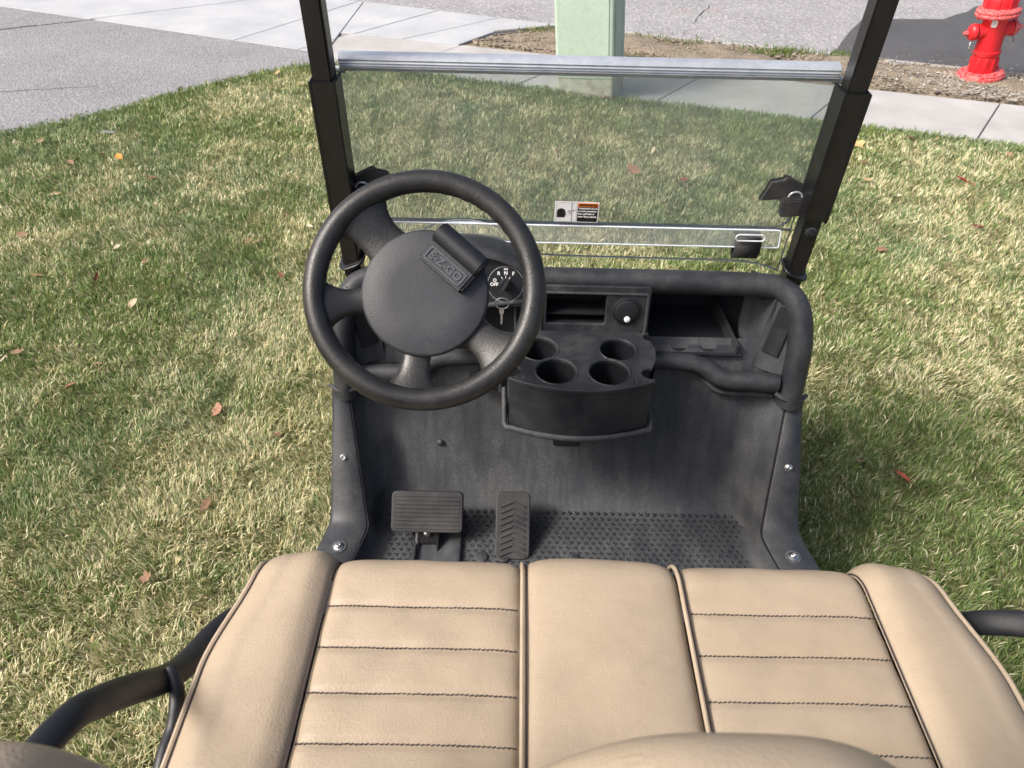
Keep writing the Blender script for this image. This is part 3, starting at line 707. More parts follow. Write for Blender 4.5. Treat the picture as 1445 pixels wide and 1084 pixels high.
for x, y, z in ((.36, .585, .553), (-.29, .537, .42)):
    MB().lathe([(.008, -.004), (.0075, .003), (.004, .006), (0, .0065)], Matrix.Translation((x, y - .0, z)) @ Matrix.Rotation(R(70), 4, 'X'), 12).build('plug', 'plastic', toe)
rows = [[V(-.475 + .95 * i / 10, .42 - .9 * k / 10, .28 - (0 if k == 0 else .0)) for i in range(11)] for k in range(11)]
flr = MB().grid(rows).build('floor_panel', 'plastic_dusty', ct_)
mb = MB(); pit = MB()
for r_ in range(13):
    y = .446 - .014 * r_; n_ = 54
    for k in range(n_):
        x = -.452 + .904 * (k + (.5 if r_ % 2 else 0)) / n_
        if -.33 < x < -.235 and y < .40: continue
        zb = .283 + max(0, y - .425) * .25
        mb.lathe([(.0048, zb - .003), (.0045, zb - .0008), (.0036, zb - .0002), (.0026, zb - .0006)], Matrix.Translation((x, y, 0)), 8)
        pit.lathe([(.0026, zb - .0006), (.0022, zb - .002), (0, zb - .002)], Matrix.Translation((x, y, 0)), 8)
tag(mb.build('tread_studs', 'plastic_dusty', flr), kind='stuff'); tag(pit.build('tread_holes', 'plastic_clean', flr), kind='stuff')
for x, y in ((-.185, .315), (-.135, .316), (.02, .318)):
    MB().lathe([(.014, .281), (.014, .285), (.012, .2862), (0, .2858)], Matrix.Translation((x, y, 0)), 16).build('floor_plug', 'plastic', flr)
MB().box((-.335, .34, .287), (.008, .2, .012)).build('pedal_slot_rail', 'plastic', flr, bevel=.002)
MB().box((-.235, .34, .287), (.008, .2, .012)).build('pedal_slot_rail', 'plastic', flr, bevel=.002)

# --- rocker (scuff) panels at both sides
for sgn in (-1, 1):
    rows = []
    for k, (y, z) in enumerate(RK):
        t = max(0, min(1, (.36 - y) / .1)); wd_ = .028 + .052 * max(0, min(1, (.545 - y) / .2)) ; xo = .528 + .022 * t
        xi_ = rk_x(y)
        yo = y
        rows.append([V(sgn * xi_, yo + .02, z - .022), V(sgn * xi_, yo, z - .001), V(sgn * (xi_ + .004), yo - .002, z + .002), V(sgn * (xo - .012), yo - .004, z + .004), V(sgn * (xo - .003), yo, z - .002), V(sgn * xo, yo + .008, z - .012), V(sgn * (xo + .002), yo + .03, z - .07)])
    rk = MB().grid(rows).build('rocker_panel', 'plastic', ct_, ang=60)
    # low wall between panel and floor
    rows = []
    for (y, z) in RK:
        if y > .44: continue
        xi_ = rk_x(y) - .003
        rows.append([V(sgn * xi_, y + .002, z - .004), V(sgn * (xi_ - .003), y + .002, z - .02), V(sgn * (xi_ - .01), y + .004, .292), V(sgn * (xi_ - .022), y + .006, .283), V(sgn * (xi_ - .04), y + .006, .2805)])
    MB().grid(rows).build('side_wall', 'plastic_dusty', ct_, ang=70)
    MB().tube([(sgn * (rk_x(y) - .0015), y - .001, z - .002) for y, z in RK], .0022, 6).build('seam_gap', 'black_metal', rk)
    for (y, z, x, nrm) in ((.457, .4485, .497, 50), (.298, .3365, .492, 0)):
        mtx = Matrix.Translation((sgn * x, y - .002, z)) @ Matrix.Rotation(R(nrm), 4, 'X')
        bl = MB().lathe([(.0115, -.002), (.0115, .0015), (.009, .0025), (.0075, .003), (.007, .0065), (.005, .008), (.0032, .0078), (.003, .004), (0, .004)], mtx, 16).build('screw', 'bolt', rk)
    MB().lathe([(.017, -.003), (.0165, .001), (.0, .0012)], Matrix.Translation((sgn * .492, .296, .3362)), 20).build('screw_recess', 'plastic_dusty', rk)
    # cap collar where the rocker panel laps the dash frame
    MB().tube(smooth_path([(sgn * .456, .545, .588), (sgn * .475, .532, .582), (sgn * .505, .53, .58), (sgn * .528, .55, .578)], 14), .0055, 8).build('collar', 'plastic', rk)

# --- dashboard frame: the thick rounded lip that runs over the top and down both sides
LIP = [(-.492, .548, .555), (-.492, .562, .63), (-.49, .582, .70), (-.478, .615, .762), (-.445, .645, .792), (-.38, .655, .797), (-.2, .657, .798), (0, .657, .798), (.2, .657, .798), (.38, .655, .797), (.445, .645, .792), (.478, .615, .762), (.49, .582, .70), (.492, .562, .63), (.492, .548, .555)]
dash = MB().tube(smooth_path(LIP, 110), [(.026 + .006 * min(1, abs(k - 55) / 40) * 0, .030) for k in range(111)], 20, up=(0, -.8, .6)).build('dashboard', 'plastic', ct_, ang=80)
# outer cowl falling away to the nose
rows = []
for i in range(41):
    x = -.50 + 1.0 * i / 40; e = abs(x) / .5; q = max(0, 1 - e ** 4)
    rows.append([V(x * .97, .655 + .01, .77 - .05 * (e ** 8)), V(x * .97, .69 + .01 * q, .765 - .06 * (e ** 8)), V(x * .99, .78 + .03 * q, .73 - .06 * e ** 4), V(x * .97, .88 + .05 * q, .63 - .05 * e ** 4), V(x * .95, .93 + .09 * q, .5), V(x * .95, .93 + .09 * q, .32)])
rows = [[V(p.x, p.y, .30) for p in rows[0]]] + rows + [[V(p.x, p.y, .30) for p in rows[-1]]]
MB().grid(rows).build('cowl', 'plastic_clean', dash, ang=70)
# back of the open bays
rows = []
for i in range(65):
    x = -.40 + .80 * i / 64; e = max(0, (abs(x) - .32) / .08); yb = .775 - .055 * e ** 2
    rows.append([V(x, .69, .78), V(x, yb, .74), V(x, yb + .005, .71), V(x, yb + .0, .66), V(x, yb - .02, .628)])
MB().grid(rows).build('bay_wall', 'plastic', dash, ang=70)
# bay floor and the rolled ledge in front of it
rows = []
for i in range(49):
    x = -.47 + .94 * i / 48
    rows.append([V(x, .79, .632), V(x, .68, .634), V(x, .62, .638)])
MB().grid(rows).build('bay_shelf', 'plastic', dash)
for sgn in (-1, 1):
    pts = smooth_path([(.14, .60, .632), (.25, .598, .63), (.30, .592, .622), (.335, .575, .605), (.37, .568, .602), (.42, .566, .602), (.462, .562, .602)], 40)
    MB().tube([(sgn * p[0], p[1], p[2]) for p in pts], [(.021, .015 + .008 * min(1, k / 22)) for k in range(41)], 14, up=(0, -.5, 1)).build('ledge', 'plastic', dash, ang=80)
    pts2 = [(sgn * p[0], p[1] + .006, p[2] - .036 - .004 * min(1, k / 24)) for k, p in enumerate(pts)]
    MB().tube(pts2, .007, 8, up=(0, -.5, 1)).build('ledge_bead', 'plastic_dusty', dash, ang=80)
    # curved end wall of the bay and the flat pocket with its raised plate
    Lp = smooth_path([(.397, .72, .795), (.394, .708, .726), (.391, .69, .66), (.405, .65, .62)], 12); Mp = smooth_path([(.431, .627, .80), (.427, .622, .75), (.421, .618, .717), (.411, .602, .615)], 12); Rp = smooth_path([(.475, .600, .80), (.474, .592, .76), (.474, .580, .71), (.472, .562, .615)], 12)
    fx = lambda p: V(sgn * p[0], p[1], p[2])
    rows = []
    for l, m_, r_ in zip(Lp, Mp, Rp):
        l, m_, r_ = fx(l), fx(m_), fx(r_); row = []
        for k in range(9): t = k / 8; row.append(l.lerp(m_, t) + V(sgn * .012, .012, 0) * math.sin(PI * t))
        for k in range(1, 7): row.append(m_.lerp(r_, k / 6) + V(0, .006, 0))
        rows.append(row)
    MB().grid(rows).build('bay_end', 'plastic_dusty', dash, ang=35)
    me = curve_mesh('pocket_plate', [rrect(0, -.02, .036, .115, .015) if 0 else [(-.017, -.07), (.017, -.07)] + [(.017 * math.cos(PI * k / 10), .03 + .017 * math.sin(PI * k / 10)) for k in range(11)]], .002, .0015); pp = link('pocket_plate', me, 'plastic_clean', dash)
    A_, B_, C_ = fx(Mp[7]), fx(Rp[7]), fx(Mp[3]); xx = (B_ - A_).normalized(); nn = xx.cross(C_ - A_).normalized()
    if nn.y > 0: nn = -nn
    if sgn < 0: xx = -xx
    yy = nn.cross(xx).normalized(); pp.matrix_local = frame(A_.lerp(B_, .55) + V(0, .006, 0) + nn * .002, xx, yy, nn)
# tray insert in the passenger bay
mb = MB()
mb.grid([[V(.165, .775, .668), V(.345, .775, .668)], [V(.165, .60, .647), V(.372, .60, .647)]])
tr = mb.build('tray', 'plastic_clean', dash)
MB().add([(.338, .775, .655), (.344, .775, .655), (.344, .775, .705), (.338, .775, .705), (.366, .604, .64), (.373, .604, .64), (.373, .604, .672), (.366, .604, .672)], [(0, 1, 2, 3), (4, 7, 6, 5), (0, 4, 5, 1), (2, 6, 7, 3), (1, 5, 6, 2), (0, 3, 7, 4)]).build('tray_wall', 'plastic', tr, bevel=.0015)
MB().box((.25, .772, .682), (.18, .006, .05)).build('tray_wall', 'plastic_clean', tr)
me = curve_mesh('tray_front', [[(.165, .006), (.381, .006), (.375, .028)] + [(.31 + .020 * math.cos(a), .028 + -.016 * math.sin(a)) for a in [PI * k / 10 for k in range(11)]] + [(.245 + .020 * math.cos(a), .028 - .016 * math.sin(a)) for a in [PI * k / 10 for k in range(11)]] + [(.165, .028)]], .002, .001)
tf = link('tray_front', me, 'plastic', tr); tf.matrix_local = frame(V(0, .602, .638), V(1, 0, 0), V(0, .75, .66).normalized(), V(0, -.66, .75).normalized())

# --- centre panel with radio slot, socket, panel screw
cp_x, cp_y, cp_n = V(1, 0, 0), V(0, .17, .985).normalized(), V(0, -.985, .17).normalized()
CPM = frame(V(.045, .605, .745), cp_x, cp_y, cp_n)
cpn = link('centre_panel', curve_mesh('centre_panel', [rrect(0, 0, .232, .128, .006), rrect(-.038, .014, .128, .072, .006)], .003, .0015), 'plastic', dash); cpn.matrix_local = CPM
mb = MB(); hw, hh = .064, .036
ring0 = [V(-.038 + sx * hw, .014 + sy * hh, 0) for sx, sy in ((-1, -1), (1, -1), (1, 1), (-1, 1))]
ring1 = [p + V(0, .004, -.075) for p in ring0]
mb.grid([ring0, ring1], True); mb.f.append((4, 5, 6, 7)); mb.v = [tuple(CPM @ V(*p)) for p in mb.v]
mb.build('radio_slot', 'plastic_clean', dash, smooth=False)
MB().box(tuple(CPM @ V(-.038, .002, -.03)), (.126, .05, .003)).build('slot_shelf', 'plastic_clean', dash)
for (w_, h_, z_) in ((.222, .1, 0),):
    fr_ = curve_mesh('panel_rim', [rrect(.0, -.004, .226, .112, .006), rrect(.0, -.004, .220, .106, .005)], .0012, .0008); o = link('panel_rim', fr_, 'plastic_dusty', cpn); o.location = (0, 0, .005)
sk = MB().lathe([(.031, .003), (.0305, .007), (.027, .0085), (.026, .006), (.0255, .011), (.022, .013), (0, .0135)], CPM @ Matrix.Translation((.068, .012, 0)), 32).build('power_socket', 'plastic_clean', dash)
MB().lathe([(.0065, .0125), (.0065, .0165), (.005, .0178), (0, .018)], CPM @ Matrix.Translation((.070, -.003, 0)), 16).build('socket_button', 'white_print', sk)
MB().lathe([(.0055, .004), (.005, .0065), (.002, .0066), (0, .0055)], CPM @ Matrix.Translation((.1035, -.053, 0)), 12).build('panel_screw', 'plastic_dusty', dash)
for x in (.1085,):
    MB().box(tuple(CPM @ V(.1, -.046, .005)), (.002, .002, .028)).build('screw_boss', 'plastic_dusty', dash)
# block under the panel joining to console
MB().grid([[V(-.075, .598, .69), V(.163, .598, .69)], [V(-.075, .56, .55), V(.163, .56, .55)]]).build('console_back', 'plastic_dusty', dash)

# --- cup holder console
Z = .703
notchR = [(.156 - .024 * math.sin(a), .455 + .019 * math.cos(a)) for a in [PI * k / 10 for k in range(11)]][::-1]   # going up the right side
notchL = [(-.13 + .024 * math.sin(a), .455 + .019 * math.cos(a)) for a in [PI * k / 10 for k in range(11)]]           # going down the left side
notchR2 = [(.164 - .013 * math.sin(a), .578 + .014 * math.cos(a)) for a in [PI * k / 8 for k in range(9)]][::-1]
front = [(-.13 + .286 * k / 24, .432 - .034 * (1 - ((k - 12) / 12) ** 2)) for k in range(25)]
outl = front + notchR + [(.168, .50), (.172, .54)] + notchR2 + [(.162, .604), (-.072, .604), (-.11, .56), (-.135, .52)] + notchL
cups = [(-.071, .530, .040), (.094, .532, .038), (-.037, .457, .041), (.069, .457, .041)]
tee = [(.118, .424), (.132, .432), (.145, .432), (.118, .434), (-.092, .424), (-.106, .432), (-.12, .434), (-.092, .435)]
con = link('cup_holder', curve_mesh('cup_holder', [outl] + [circle(x, y, r) for x, y, r in cups] + [circle(x, y, .0034, 10) for x, y in tee], .0035, .002), 'plastic', ct_); con.location = (0, 0, Z)
for x, y, r in cups:
    MB().lathe([(r - .0005, -.002), (r - .002, -.05), (r - .005, -.085), (r - .012, -.088), (0, -.088)], Matrix.Translation((x, y, 0)), 32).build('cup_well', 'plastic_clean', con)
    MB().lathe([(r + .0035, .0052), (r + .002, .0068), (r, .0062), (r - .001, .003)], Matrix.Translation((x, y, 0)), 32).build('cup_rim', 'plastic', con)
rim_o = [p for p in front]
def skirt(off, z0, z1, mat, nm, bulge=0):
    rows = []
    path = [(-.135, .52)] + [(-.13 - off, .48), (-.13 - off, .45)] + [(p[0] * (1 + off * 3), p[1] - off) for p in front] + [(.156 + off, .45), (.165 + off, .48), (.17, .54)]
    for x, y in path: rows.append([V(x, y, z0), V(x, y - bulge, (z0 * .6 + z1 * .4)), V(x, y, z1)])
    return MB().grid(rows).build(nm, mat, con, ang=60)
skirt(.0, -.004, -.118, 'plastic', 'front_skirt', .0015)
path = [(-.142, .53, -.108), (-.14, .48, -.115)] + [(p[0] * 1.06, p[1] - .004, -.122) for p in front] + [(.168, .48, -.115), (.174, .53, -.108)]
MB().tube(smooth_path(path, 60), [(.0055, .0075)] * 61, 10).build('bottom_rim', 'plastic_dusty', con, ang=80)
MB().prism([(p[0], p[1]) for p in front] + [(.168, .53), (-.14, .53)], -.132, -.126).build('console_floor', 'plastic', con)
MB().box((-.004, .475, -.165), (.058, .06, .07)).build('support_bracket', 'plastic', con, bevel=.004)
MB().lathe([(.007, -.145), (.007, -.13)], Matrix.Translation((-.105, .44, 0)), 10, cap0=True).build('screw', 'plastic', con)

# --- instrument pod with hood, key switch
pod_c, pod_hw = -.226, .152
rows = []
for i in range(37):
    a = PI * i / 36; cx_, sz_ = math.cos(a), math.sin(a)
    r0, rz0 = pod_hw, .094; r1, rz1 = pod_hw - .014, .076
    rows.append([V(pod_c + r0 * cx_ * .98, .72, .795 + (rz0 - .02) * sz_), V(pod_c + r0 * cx_, .665, .795 + rz0 * sz_), V(pod_c + r0 * cx_, .635, .795 + (rz0 - .001) * sz_), V(pod_c + (r0 - .004) * cx_, .621 - .012 * (1 - sz_), .795 + (rz0 - .006) * sz_), V(pod_c + (r1 + .003) * cx_, .617 - .012 * (1 - sz_), .795 + (rz1 + .002) * sz_), V(pod_c + r1 * cx_, .622 - .012 * (1 - sz_), .795 + rz1 * sz_), V(pod_c + r1 * cx_, .648, .795 + rz1 * sz_)])
pod = MB().grid(rows).build('instrument_pod', 'plastic', ct_, ang=60)
PM = frame(V(pod_c, .609, .795), V(1, 0, 0), V(0, .36, .933).normalized(), V(0, -.933, .36).normalized())
face = [(.139 * math.cos(PI * k / 30), .079 * math.sin(PI * k / 30)) for k in range(31)] + [(-.136, -.03), (.136, -.03)]
fo = link('face_plate', curve_mesh('face_plate', [face], .002, .001), 'plastic_clean', pod); fo.matrix_local = PM
MB().tube([(pod_c - .13, .60, .762), (pod_c, .592, .764), (pod_c + .14, .605, .778)], .0065, 10).build('face_ledge', 'plastic_dusty', pod)
MB().grid([[V(pod_c - .14, .612, .765), V(pod_c + .158, .612, .775)], [V(pod_c - .14, .60, .63), V(pod_c + .158, .60, .63)]]).build('knee_panel', 'plastic_clean', pod)
for x in (-.122, -.108, -.092):
    MB().tube([(x, .608, .765), (x + .004, .598, .645)], .003, 8).build('panel_rib', 'plastic_dusty', pod)
KM = PM @ Matrix.Translation((.083, .016, .004))
ks = link('key_switch', curve_mesh('key_switch', [circle(0, 0, .037, 40)], .0006, .0004), 'plastic_clean', ct_); ks.matrix_local = KM
link('switch_rim', curve_mesh('switch_rim', [circle(0, 0, .0375, 48), circle(0, 0, .0366, 48)], .0012), 'grey_print', ks)
def put_text(txt, size, par, x, y, z, rot=0, mat='white_print', bold=.0003):
    o = link('lettering', text_mesh(txt, size, .00015, bold), mat, par); o.matrix_local = Matrix.Translation((x, y, z)) @ Matrix.Rotation(rot, 4, 'Z'); return o
put_text('OFF', .0095, ks, -.0235, -.0005, .0014); put_text('R', .0102, ks, -.0145, .0225, .0014); put_text('N', .0102, ks, .0, .0235, .0014); put_text('F', .0102, ks, .0155, .0225, .0014)
link('lettering', curve_mesh('lettering', [circle(-.0225, .0085, .0036, 16), circle(-.0225, .0085, .0022, 16)], .0002), 'white_print', ks).location.z = .0014
for x in (-.0022, .0022):
    link('lettering', curve_mesh('lettering', [circle(x, .0318, .0022, 12), circle(x, .0318, .0011, 12)], .0002), 'white_print', ks).location.z = .0014
for a in (120, 90, 60):
    d = V(math.cos(R(a)), math.sin(R(a)), 0)
    MB().box(tuple(d * .0155 + V(0, 0, .0014)), (.0055, .0012, .0004), Matrix.Rotation(R(a), 3, 'Z')).build('tick_mark', 'white_print', ks)
kb_ = MB().lathe([(.0125, .0), (.0115, .011), (.0105, .012), (0, .012)], n=24).build('switch_barrel', 'plastic_clean', ks)
MB().box((0, 0, .021), (.0055, .027, .02), Matrix.Rotation(R(-30), 3, 'Z')).build('switch_grip', 'plastic', kb_, bevel=.002)
# key ring
kr = empty('key_ring', tuple(KM @ V(-.006, -.031, .012))); tag(kr, 'wire key ring with a small metal key hanging from the ignition switch', 'keys')
lp = [V(.0145 * math.cos(2 * PI * k / 28), -.012 - .002 * math.sin(2 * PI * k / 28), .0145 * math.sin(2 * PI * k / 28)) for k in range(29)]
MB().tube(lp, .0011, 6, caps=False).build('ring', 'chrome', kr)
kmesh = curve_mesh('key', [[(-.004, 0), (.004, 0), (.0048, -.006), (.0042, -.012), (.0024, -.0145), (.0022, -.02), (.003, -.022), (.0018, -.0245), (.003, -.027), (.0016, -.0295), (.0026, -.032), (.0, -.036), (-.0016, -.033), (-.002, -.0145), (-.0042, -.012), (-.0048, -.006)], circle(0, -.004, .0016, 10)], .0008)
ko = link('key', kmesh, 'chrome', kr); ko.matrix_local = Matrix.Translation((-.001, -.014, -.0095)) @ Matrix.Rotation(R(70), 4, 'X') @ Matrix.Rotation(R(4), 4, 'Y')

# --- steering wheel
WT = 47
wn = V(0, -math.sin(R(WT)), math.cos(R(WT))); wu = V(0, math.cos(R(WT)), math.sin(R(WT)))
WC = V(-.2555, .241, 1.027)
WM = frame(WC, V(1, 0, 0), wu, wn)
sw_ = empty('steering_wheel'); sw_.parent = ct_; sw_.matrix_local = WM
RR, rt = .1602, .0166
rows = []
for i in range(96):
    a = 2 * PI * i / 96; row = []
    for k in range(18):
        q = 2 * PI * k / 18; grip = .0007 * math.sin(a * 60) * max(0, -math.cos(q)) * (1 if .1 < a < 1.3 else 0)
        rr = RR + (rt + grip) * math.cos(q); row.append(V(rr * math.cos(a), rr * math.sin(a), .018 + (rt * .95) * math.sin(q)))
    rows.append(row)
MB().grid(rows, True, True).build('rim', 'wheel', sw_, ang=80)
for ang_, w0, w1 in ((132, .058, .030), (190, .034, .032), (264, .038, .030), (321, .044, .030)):
    d = V(math.cos(R(ang_)), math.sin(R(ang_)), 0); sdv = V(-d.y, d.x, 0); rows = []
    for k in range(17):
        t = k / 16; r = .07 + (.153 - .07) * t; ww = w0 * .5 + w1 * t ** 4 + .010 * (1 - t) ** 4; th = .011 - .002 * math.sin(PI * t); zc = .004 + .012 * t * t
        rows.append([d * r + sdv * (ww * math.cos(q)) + V(0, 0, zc + th * math.sin(q)) for q in [2 * PI * j / 16 for j in range(16)]])
    MB().grid(rows, True).build('spoke', 'wheel', sw_, ang=80)
hub = MB().lathe([(.06, -.03), (.085, -.01), (.092, .004), (.0935, .014), (.0925, .019), (.089, .0215), (.05, .0225), (0, .0228)], Matrix.Translation((.001, -.005, 0)), 64).build('hub_cover', 'hub', sw_, ang=50)
CA = R(-40)
cx_, cy_ = V(math.cos(CA), math.sin(CA), 0), V(-math.sin(CA), math.cos(CA), 0)
cc = V(.041, .041, .021)
CM = frame(cc, cx_, cy_, V(0, 0, 1))
clip = MB().box((0, -.009, .008), (.082, .040, .022)).build('score_card_clip', 'hub', sw_, bevel=.004); clip.matrix_local = CM
MB().tube([(-.042, .018, .014), (.042, .018, .014)], (.017 * 1.0), 18, up=(0, 0, 1)).build('clip_bar', 'plastic_clean', clip, bevel=.003)
link('badge_frame', curve_mesh('badge_frame', [rrect(0, 0, .066, .021, .002), rrect(0, 0, .0625, .0175, .0015)], .0007, .0003), 'badge', clip).location = (0, -.0145, .0195)
o = link('badge_lettering', text_mesh('E-Z-GO', .0165, .0007, .0004, space=1.05), 'badge', clip); o.location = (0, -.0147, .0195)
MB().tube([(0, 0, -.02), (0, 0, -.44)], .022, 16).build('steering_column', 'plastic_clean', sw_)
MB().lathe([(.03, -.36), (.036, -.40), (.04, -.46)], n=20).build('column_boot', 'plastic', sw_)

# --- bracket below the wheel
MB().box((-.185, .565, .59), (.07, .03, .035)).build('brake_bracket', 'plastic_clean', ct_, bevel=.004)
MB().box((-.152, .55, .585), (.006, .006, .03)).build('bracket_clip', 'bolt', ct_, bevel=.001)

# --- pedals
bp = empty('brake_pedal'); bp.parent = ct_
bt = R(47); bnx, bny, bnn = V(1, 0, 0), V(0, math.cos(bt), math.sin(bt)), V(0, -math.sin(bt), math.cos(bt))
bp.matrix_local = frame(V(-.308, .385, .352), bnx, bny, bnn)
pad = link('pad', curve_mesh('pad', [rrect(0, 0, .154, .085, .008)], .007, .003), 'rubber', bp)
for k in range(9):
    MB().tube([(-.072, -.036 + .009 * k, .0095), (.072, -.036 + .009 * k, .0095)], [(.0028, .0022)] * 2, 8).build('ridge', 'rubber', pad)
MB().box((0, -.05, -.03), (.05, .05, .03)).build('pedal_arm', 'black_metal', bp, bevel=.003)
MB().box((-.024, -.075, -.035), (.006, .07, .05)).build('arm_cheek', 'bolt', bp, bevel=.002)
MB().box((.024, -.075, -.035), (.006, .07, .05)).build('arm_cheek', 'black_metal', bp, bevel=.002)
MB().lathe([(.008, -.016), (.008, -.006), (.005, -.004), (0, -.004)], Matrix.Translation((0, -.049, .0)), 12).build('pad_bolt', 'bolt', bp)
ac = empty('accelerator_pedal'); ac.parent = ct_
at_ = R(38); ac.matrix_local = frame(V(-.116, .376, .322), V(1, 0, 0), V(0, math.cos(at_), math.sin(at_)), V(0, -math.sin(at_), math.cos(at_)))
pad = link('pad', curve_mesh('pad', [rrect(0, 0, .072, .145, .011)], .006, .003), 'rubber', ac)
for k in range(9):
    y = -.056 + .0135 * k
    MB().tube([(-.028, y - .012, .009), (0, y, .0095)], [(.0034, .003)] * 2, 8).build('tread_rib', 'rubber', pad)
    MB().tube([(.028, y - .012, .009), (0, y, .0095)], [(.0034, .003)] * 2, 8).build('tread_rib', 'rubber', pad)
MB().box((0, -.085, -.02), (.05, .05, .03)).build('pedal_hinge', 'black_metal', ac, bevel=.003)
for x in (-.02, 0, .02): MB().tube([(x, -.1, -.004), (x, -.075, -.004)], .006, 10).build('hinge_knuckle', 'plastic', ac)

# --- struts
for sgn in (-1, 1):
    x = sgn * .470
    base, top = V(x, .678, .79), V(x, .632, 1.92)
    ax = (top - base).normalized(); rot = Matrix.Rotation(math.atan2(-(top.y - base.y), top.z - base.z) * 1.0, 3, 'X')
    rot = Matrix.Rotation(math.atan2(base.y - top.y, top.z - base.z), 3, 'X')
    L_ = (top - base).length
    st_ = MB().box(tuple((base + top) / 2), (.036, .040, L_), rot).build('strut', 'black_metal', ct_, bevel=.004)
    pt = lambda z: base + ax * ((z - base.z) / ax.z)
    c0 = pt(1.075)
    MB().box(tuple(c0 + V(sgn * .021, .0, 0)), (.006, .056, .255), rot).build('sleeve_plate', 'black_metal', st_, bevel=.002)
    MB().box(tuple(c0 + V(-sgn * .021, .0, 0)), (.006, .056, .255), rot).build('sleeve_plate', 'black_metal', st_, bevel=.002)
    MB().box(tuple(c0 + V(0, -.024, 0)), (.046, .006, .25), rot).build('sleeve_plate', 'black_metal', st_, bevel=.002)
    bm_ = Matrix.Translation(pt(.925) + V(0, -.0205, 0)) @ Matrix.Rotation(R(90), 4, 'X')
    bl = MB().lathe([(.0115, 0), (.0115, .003), (.0095, .004)], bm_, 20, cap1=True).build('washer', 'plastic', st_)
    MB().lathe([(.0075, .004), (.0075, .011), (.005, .012), (.0042, .012), (.004, .015), (0, .0155)], bm_, 6).build('nut', 'black_metal', bl, smooth=False)
    # gasket foot
    gk = curve_mesh('foot_gasket', [rrect(0, 0, .056, .058, .02, 8)], .001, .002); go = link('foot_gasket', gk, 'black_metal', st_)
    go.matrix_local = Matrix.Translation((x, .674, .826)) @ Matrix.Rotation(sgn * R(22), 4, 'Y') @ Matrix.Rotation(R(10), 4, 'X')

# --- roof frame tubes above the struts
rf = MB().tube([(-.47, .632, 1.92), (.47, .632, 1.92)], .018, 12).build('roof_frame', 'black_metal', ct_)
for sgn in (-1, 1):
    MB().tube([(sgn * .47, .632, 1.92), (sgn * .47, -.75, 1.93)], .018, 12).build('roof_rail', 'black_metal', rf)
    MB().tube([(sgn * .47, -.75, 1.93), (sgn * .50, -.72, 1.3), (sgn * .5, -.66, .5)], .016, 12, up=(0, 1, 0)).build('rear_strut', 'black_metal', ct_)

# --- windshield: fixed lower pane, upper pane folded down over it, hinge channel, clips
ws = empty('windshield'); ws.parent = ct_
WSM = frame(V(0, .706, 0), V(1, 0, 0), V(0, -.04, 1).normalized(), V(0, -1, -.04).normalized())
def pane(name, loop, y, mat, thick=.0018, edge=.0016):
    o = link(name, curve_mesh(name, [loop], thick), mat, ws); o.matrix_local = Matrix.Translation((0, y, 0)) @ Matrix.Rotation(R(90 + 2.3), 4, 'X')
    pts = [o.matrix_local @ V(p[0], p[1], 0) for p in loop]
    MB().tube(pts + [pts[0]], edge, 6, caps=False, up=(0, 1, 0)).build('cut_edge', 'pane_edge', o)
    return o
bot = smooth_path([(-.452, .86), (-.44, .838), (-.40, .832), (-.37, .84), (-.335, .868), (-.30, .893), (-.25, .908), (-.20, .905), (-.15, .885), (-.115, .853), (-.085, .832), (-.03, .826), (.2, .824), (.36, .822), (.42, .812), (.452, .80)], 60)
fixed = pane('fixed_pane', [(p[0], p[1]) for p in bot] + [(.452, 1.205), (-.452, 1.205)], .745, 'pane', edge=.0019)
fold = pane('folded_pane', [(-.452, .915), (-.44, .900), (.425, .899), (.447, .912), (.455, .94), (.455, 1.205), (-.455, 1.205)], .757, 'pane_tint', edge=.0023)
ls_ = pane('lower_strip', rrect(.016, 0, .832, .036, .004, 3), .752, 'pane_strip', .0015, .0022); ls_.matrix_local = Matrix.Translation((0, .7008, .8815)) @ Matrix.Rotation(R(72), 4, 'X')
MB().tube([(-.447, .712, .8995), (.452, .712, .8985)], [(.003, .003)] * 2, 8).build('edge_trim', 'pane_edge', ws)
# hinge channel: ribbed extrusion
prof = [(.0, .0), (-.006, .002), (-.010, .007), (-.008, .0085), (-.0105, .011), (-.009, .013), (-.0115, .0155), (-.0095, .018), (-.011, .021), (-.006, .026), (.002, .029), (.012, .030), (.016, .026), (.014, .02), (.016, .015), (.012, .005), (.008, .0)]
def chan(x): return [V(x, .699 + p[0], 1.203 + p[1]) for p in prof]
cm_ = MB(); n_ = len(prof); cm_.grid([chan(-.449 + .9 * k / 8) for k in range(9)], True); cm_.f.append(tuple(range(n_))); cm_.f.append(tuple(8 * n_ + i for i in range(n_)))
cm_.build('hinge_channel', 'alu', ws, ang=25)
MB().tube([(-.462, .70, 1.204), (-.44, .70, 1.204)], .006, 10).build('hinge_pin', 'alu', ws)
MB().tube([(.445, .70, 1.204), (.462, .70, 1.204)], .006, 10).build('hinge_pin', 'alu', ws)
ribbonx = MB().box((-.158, .707, 1.05), (.0007, .0004, .13)).build('scratch', 'pane_edge', ws)
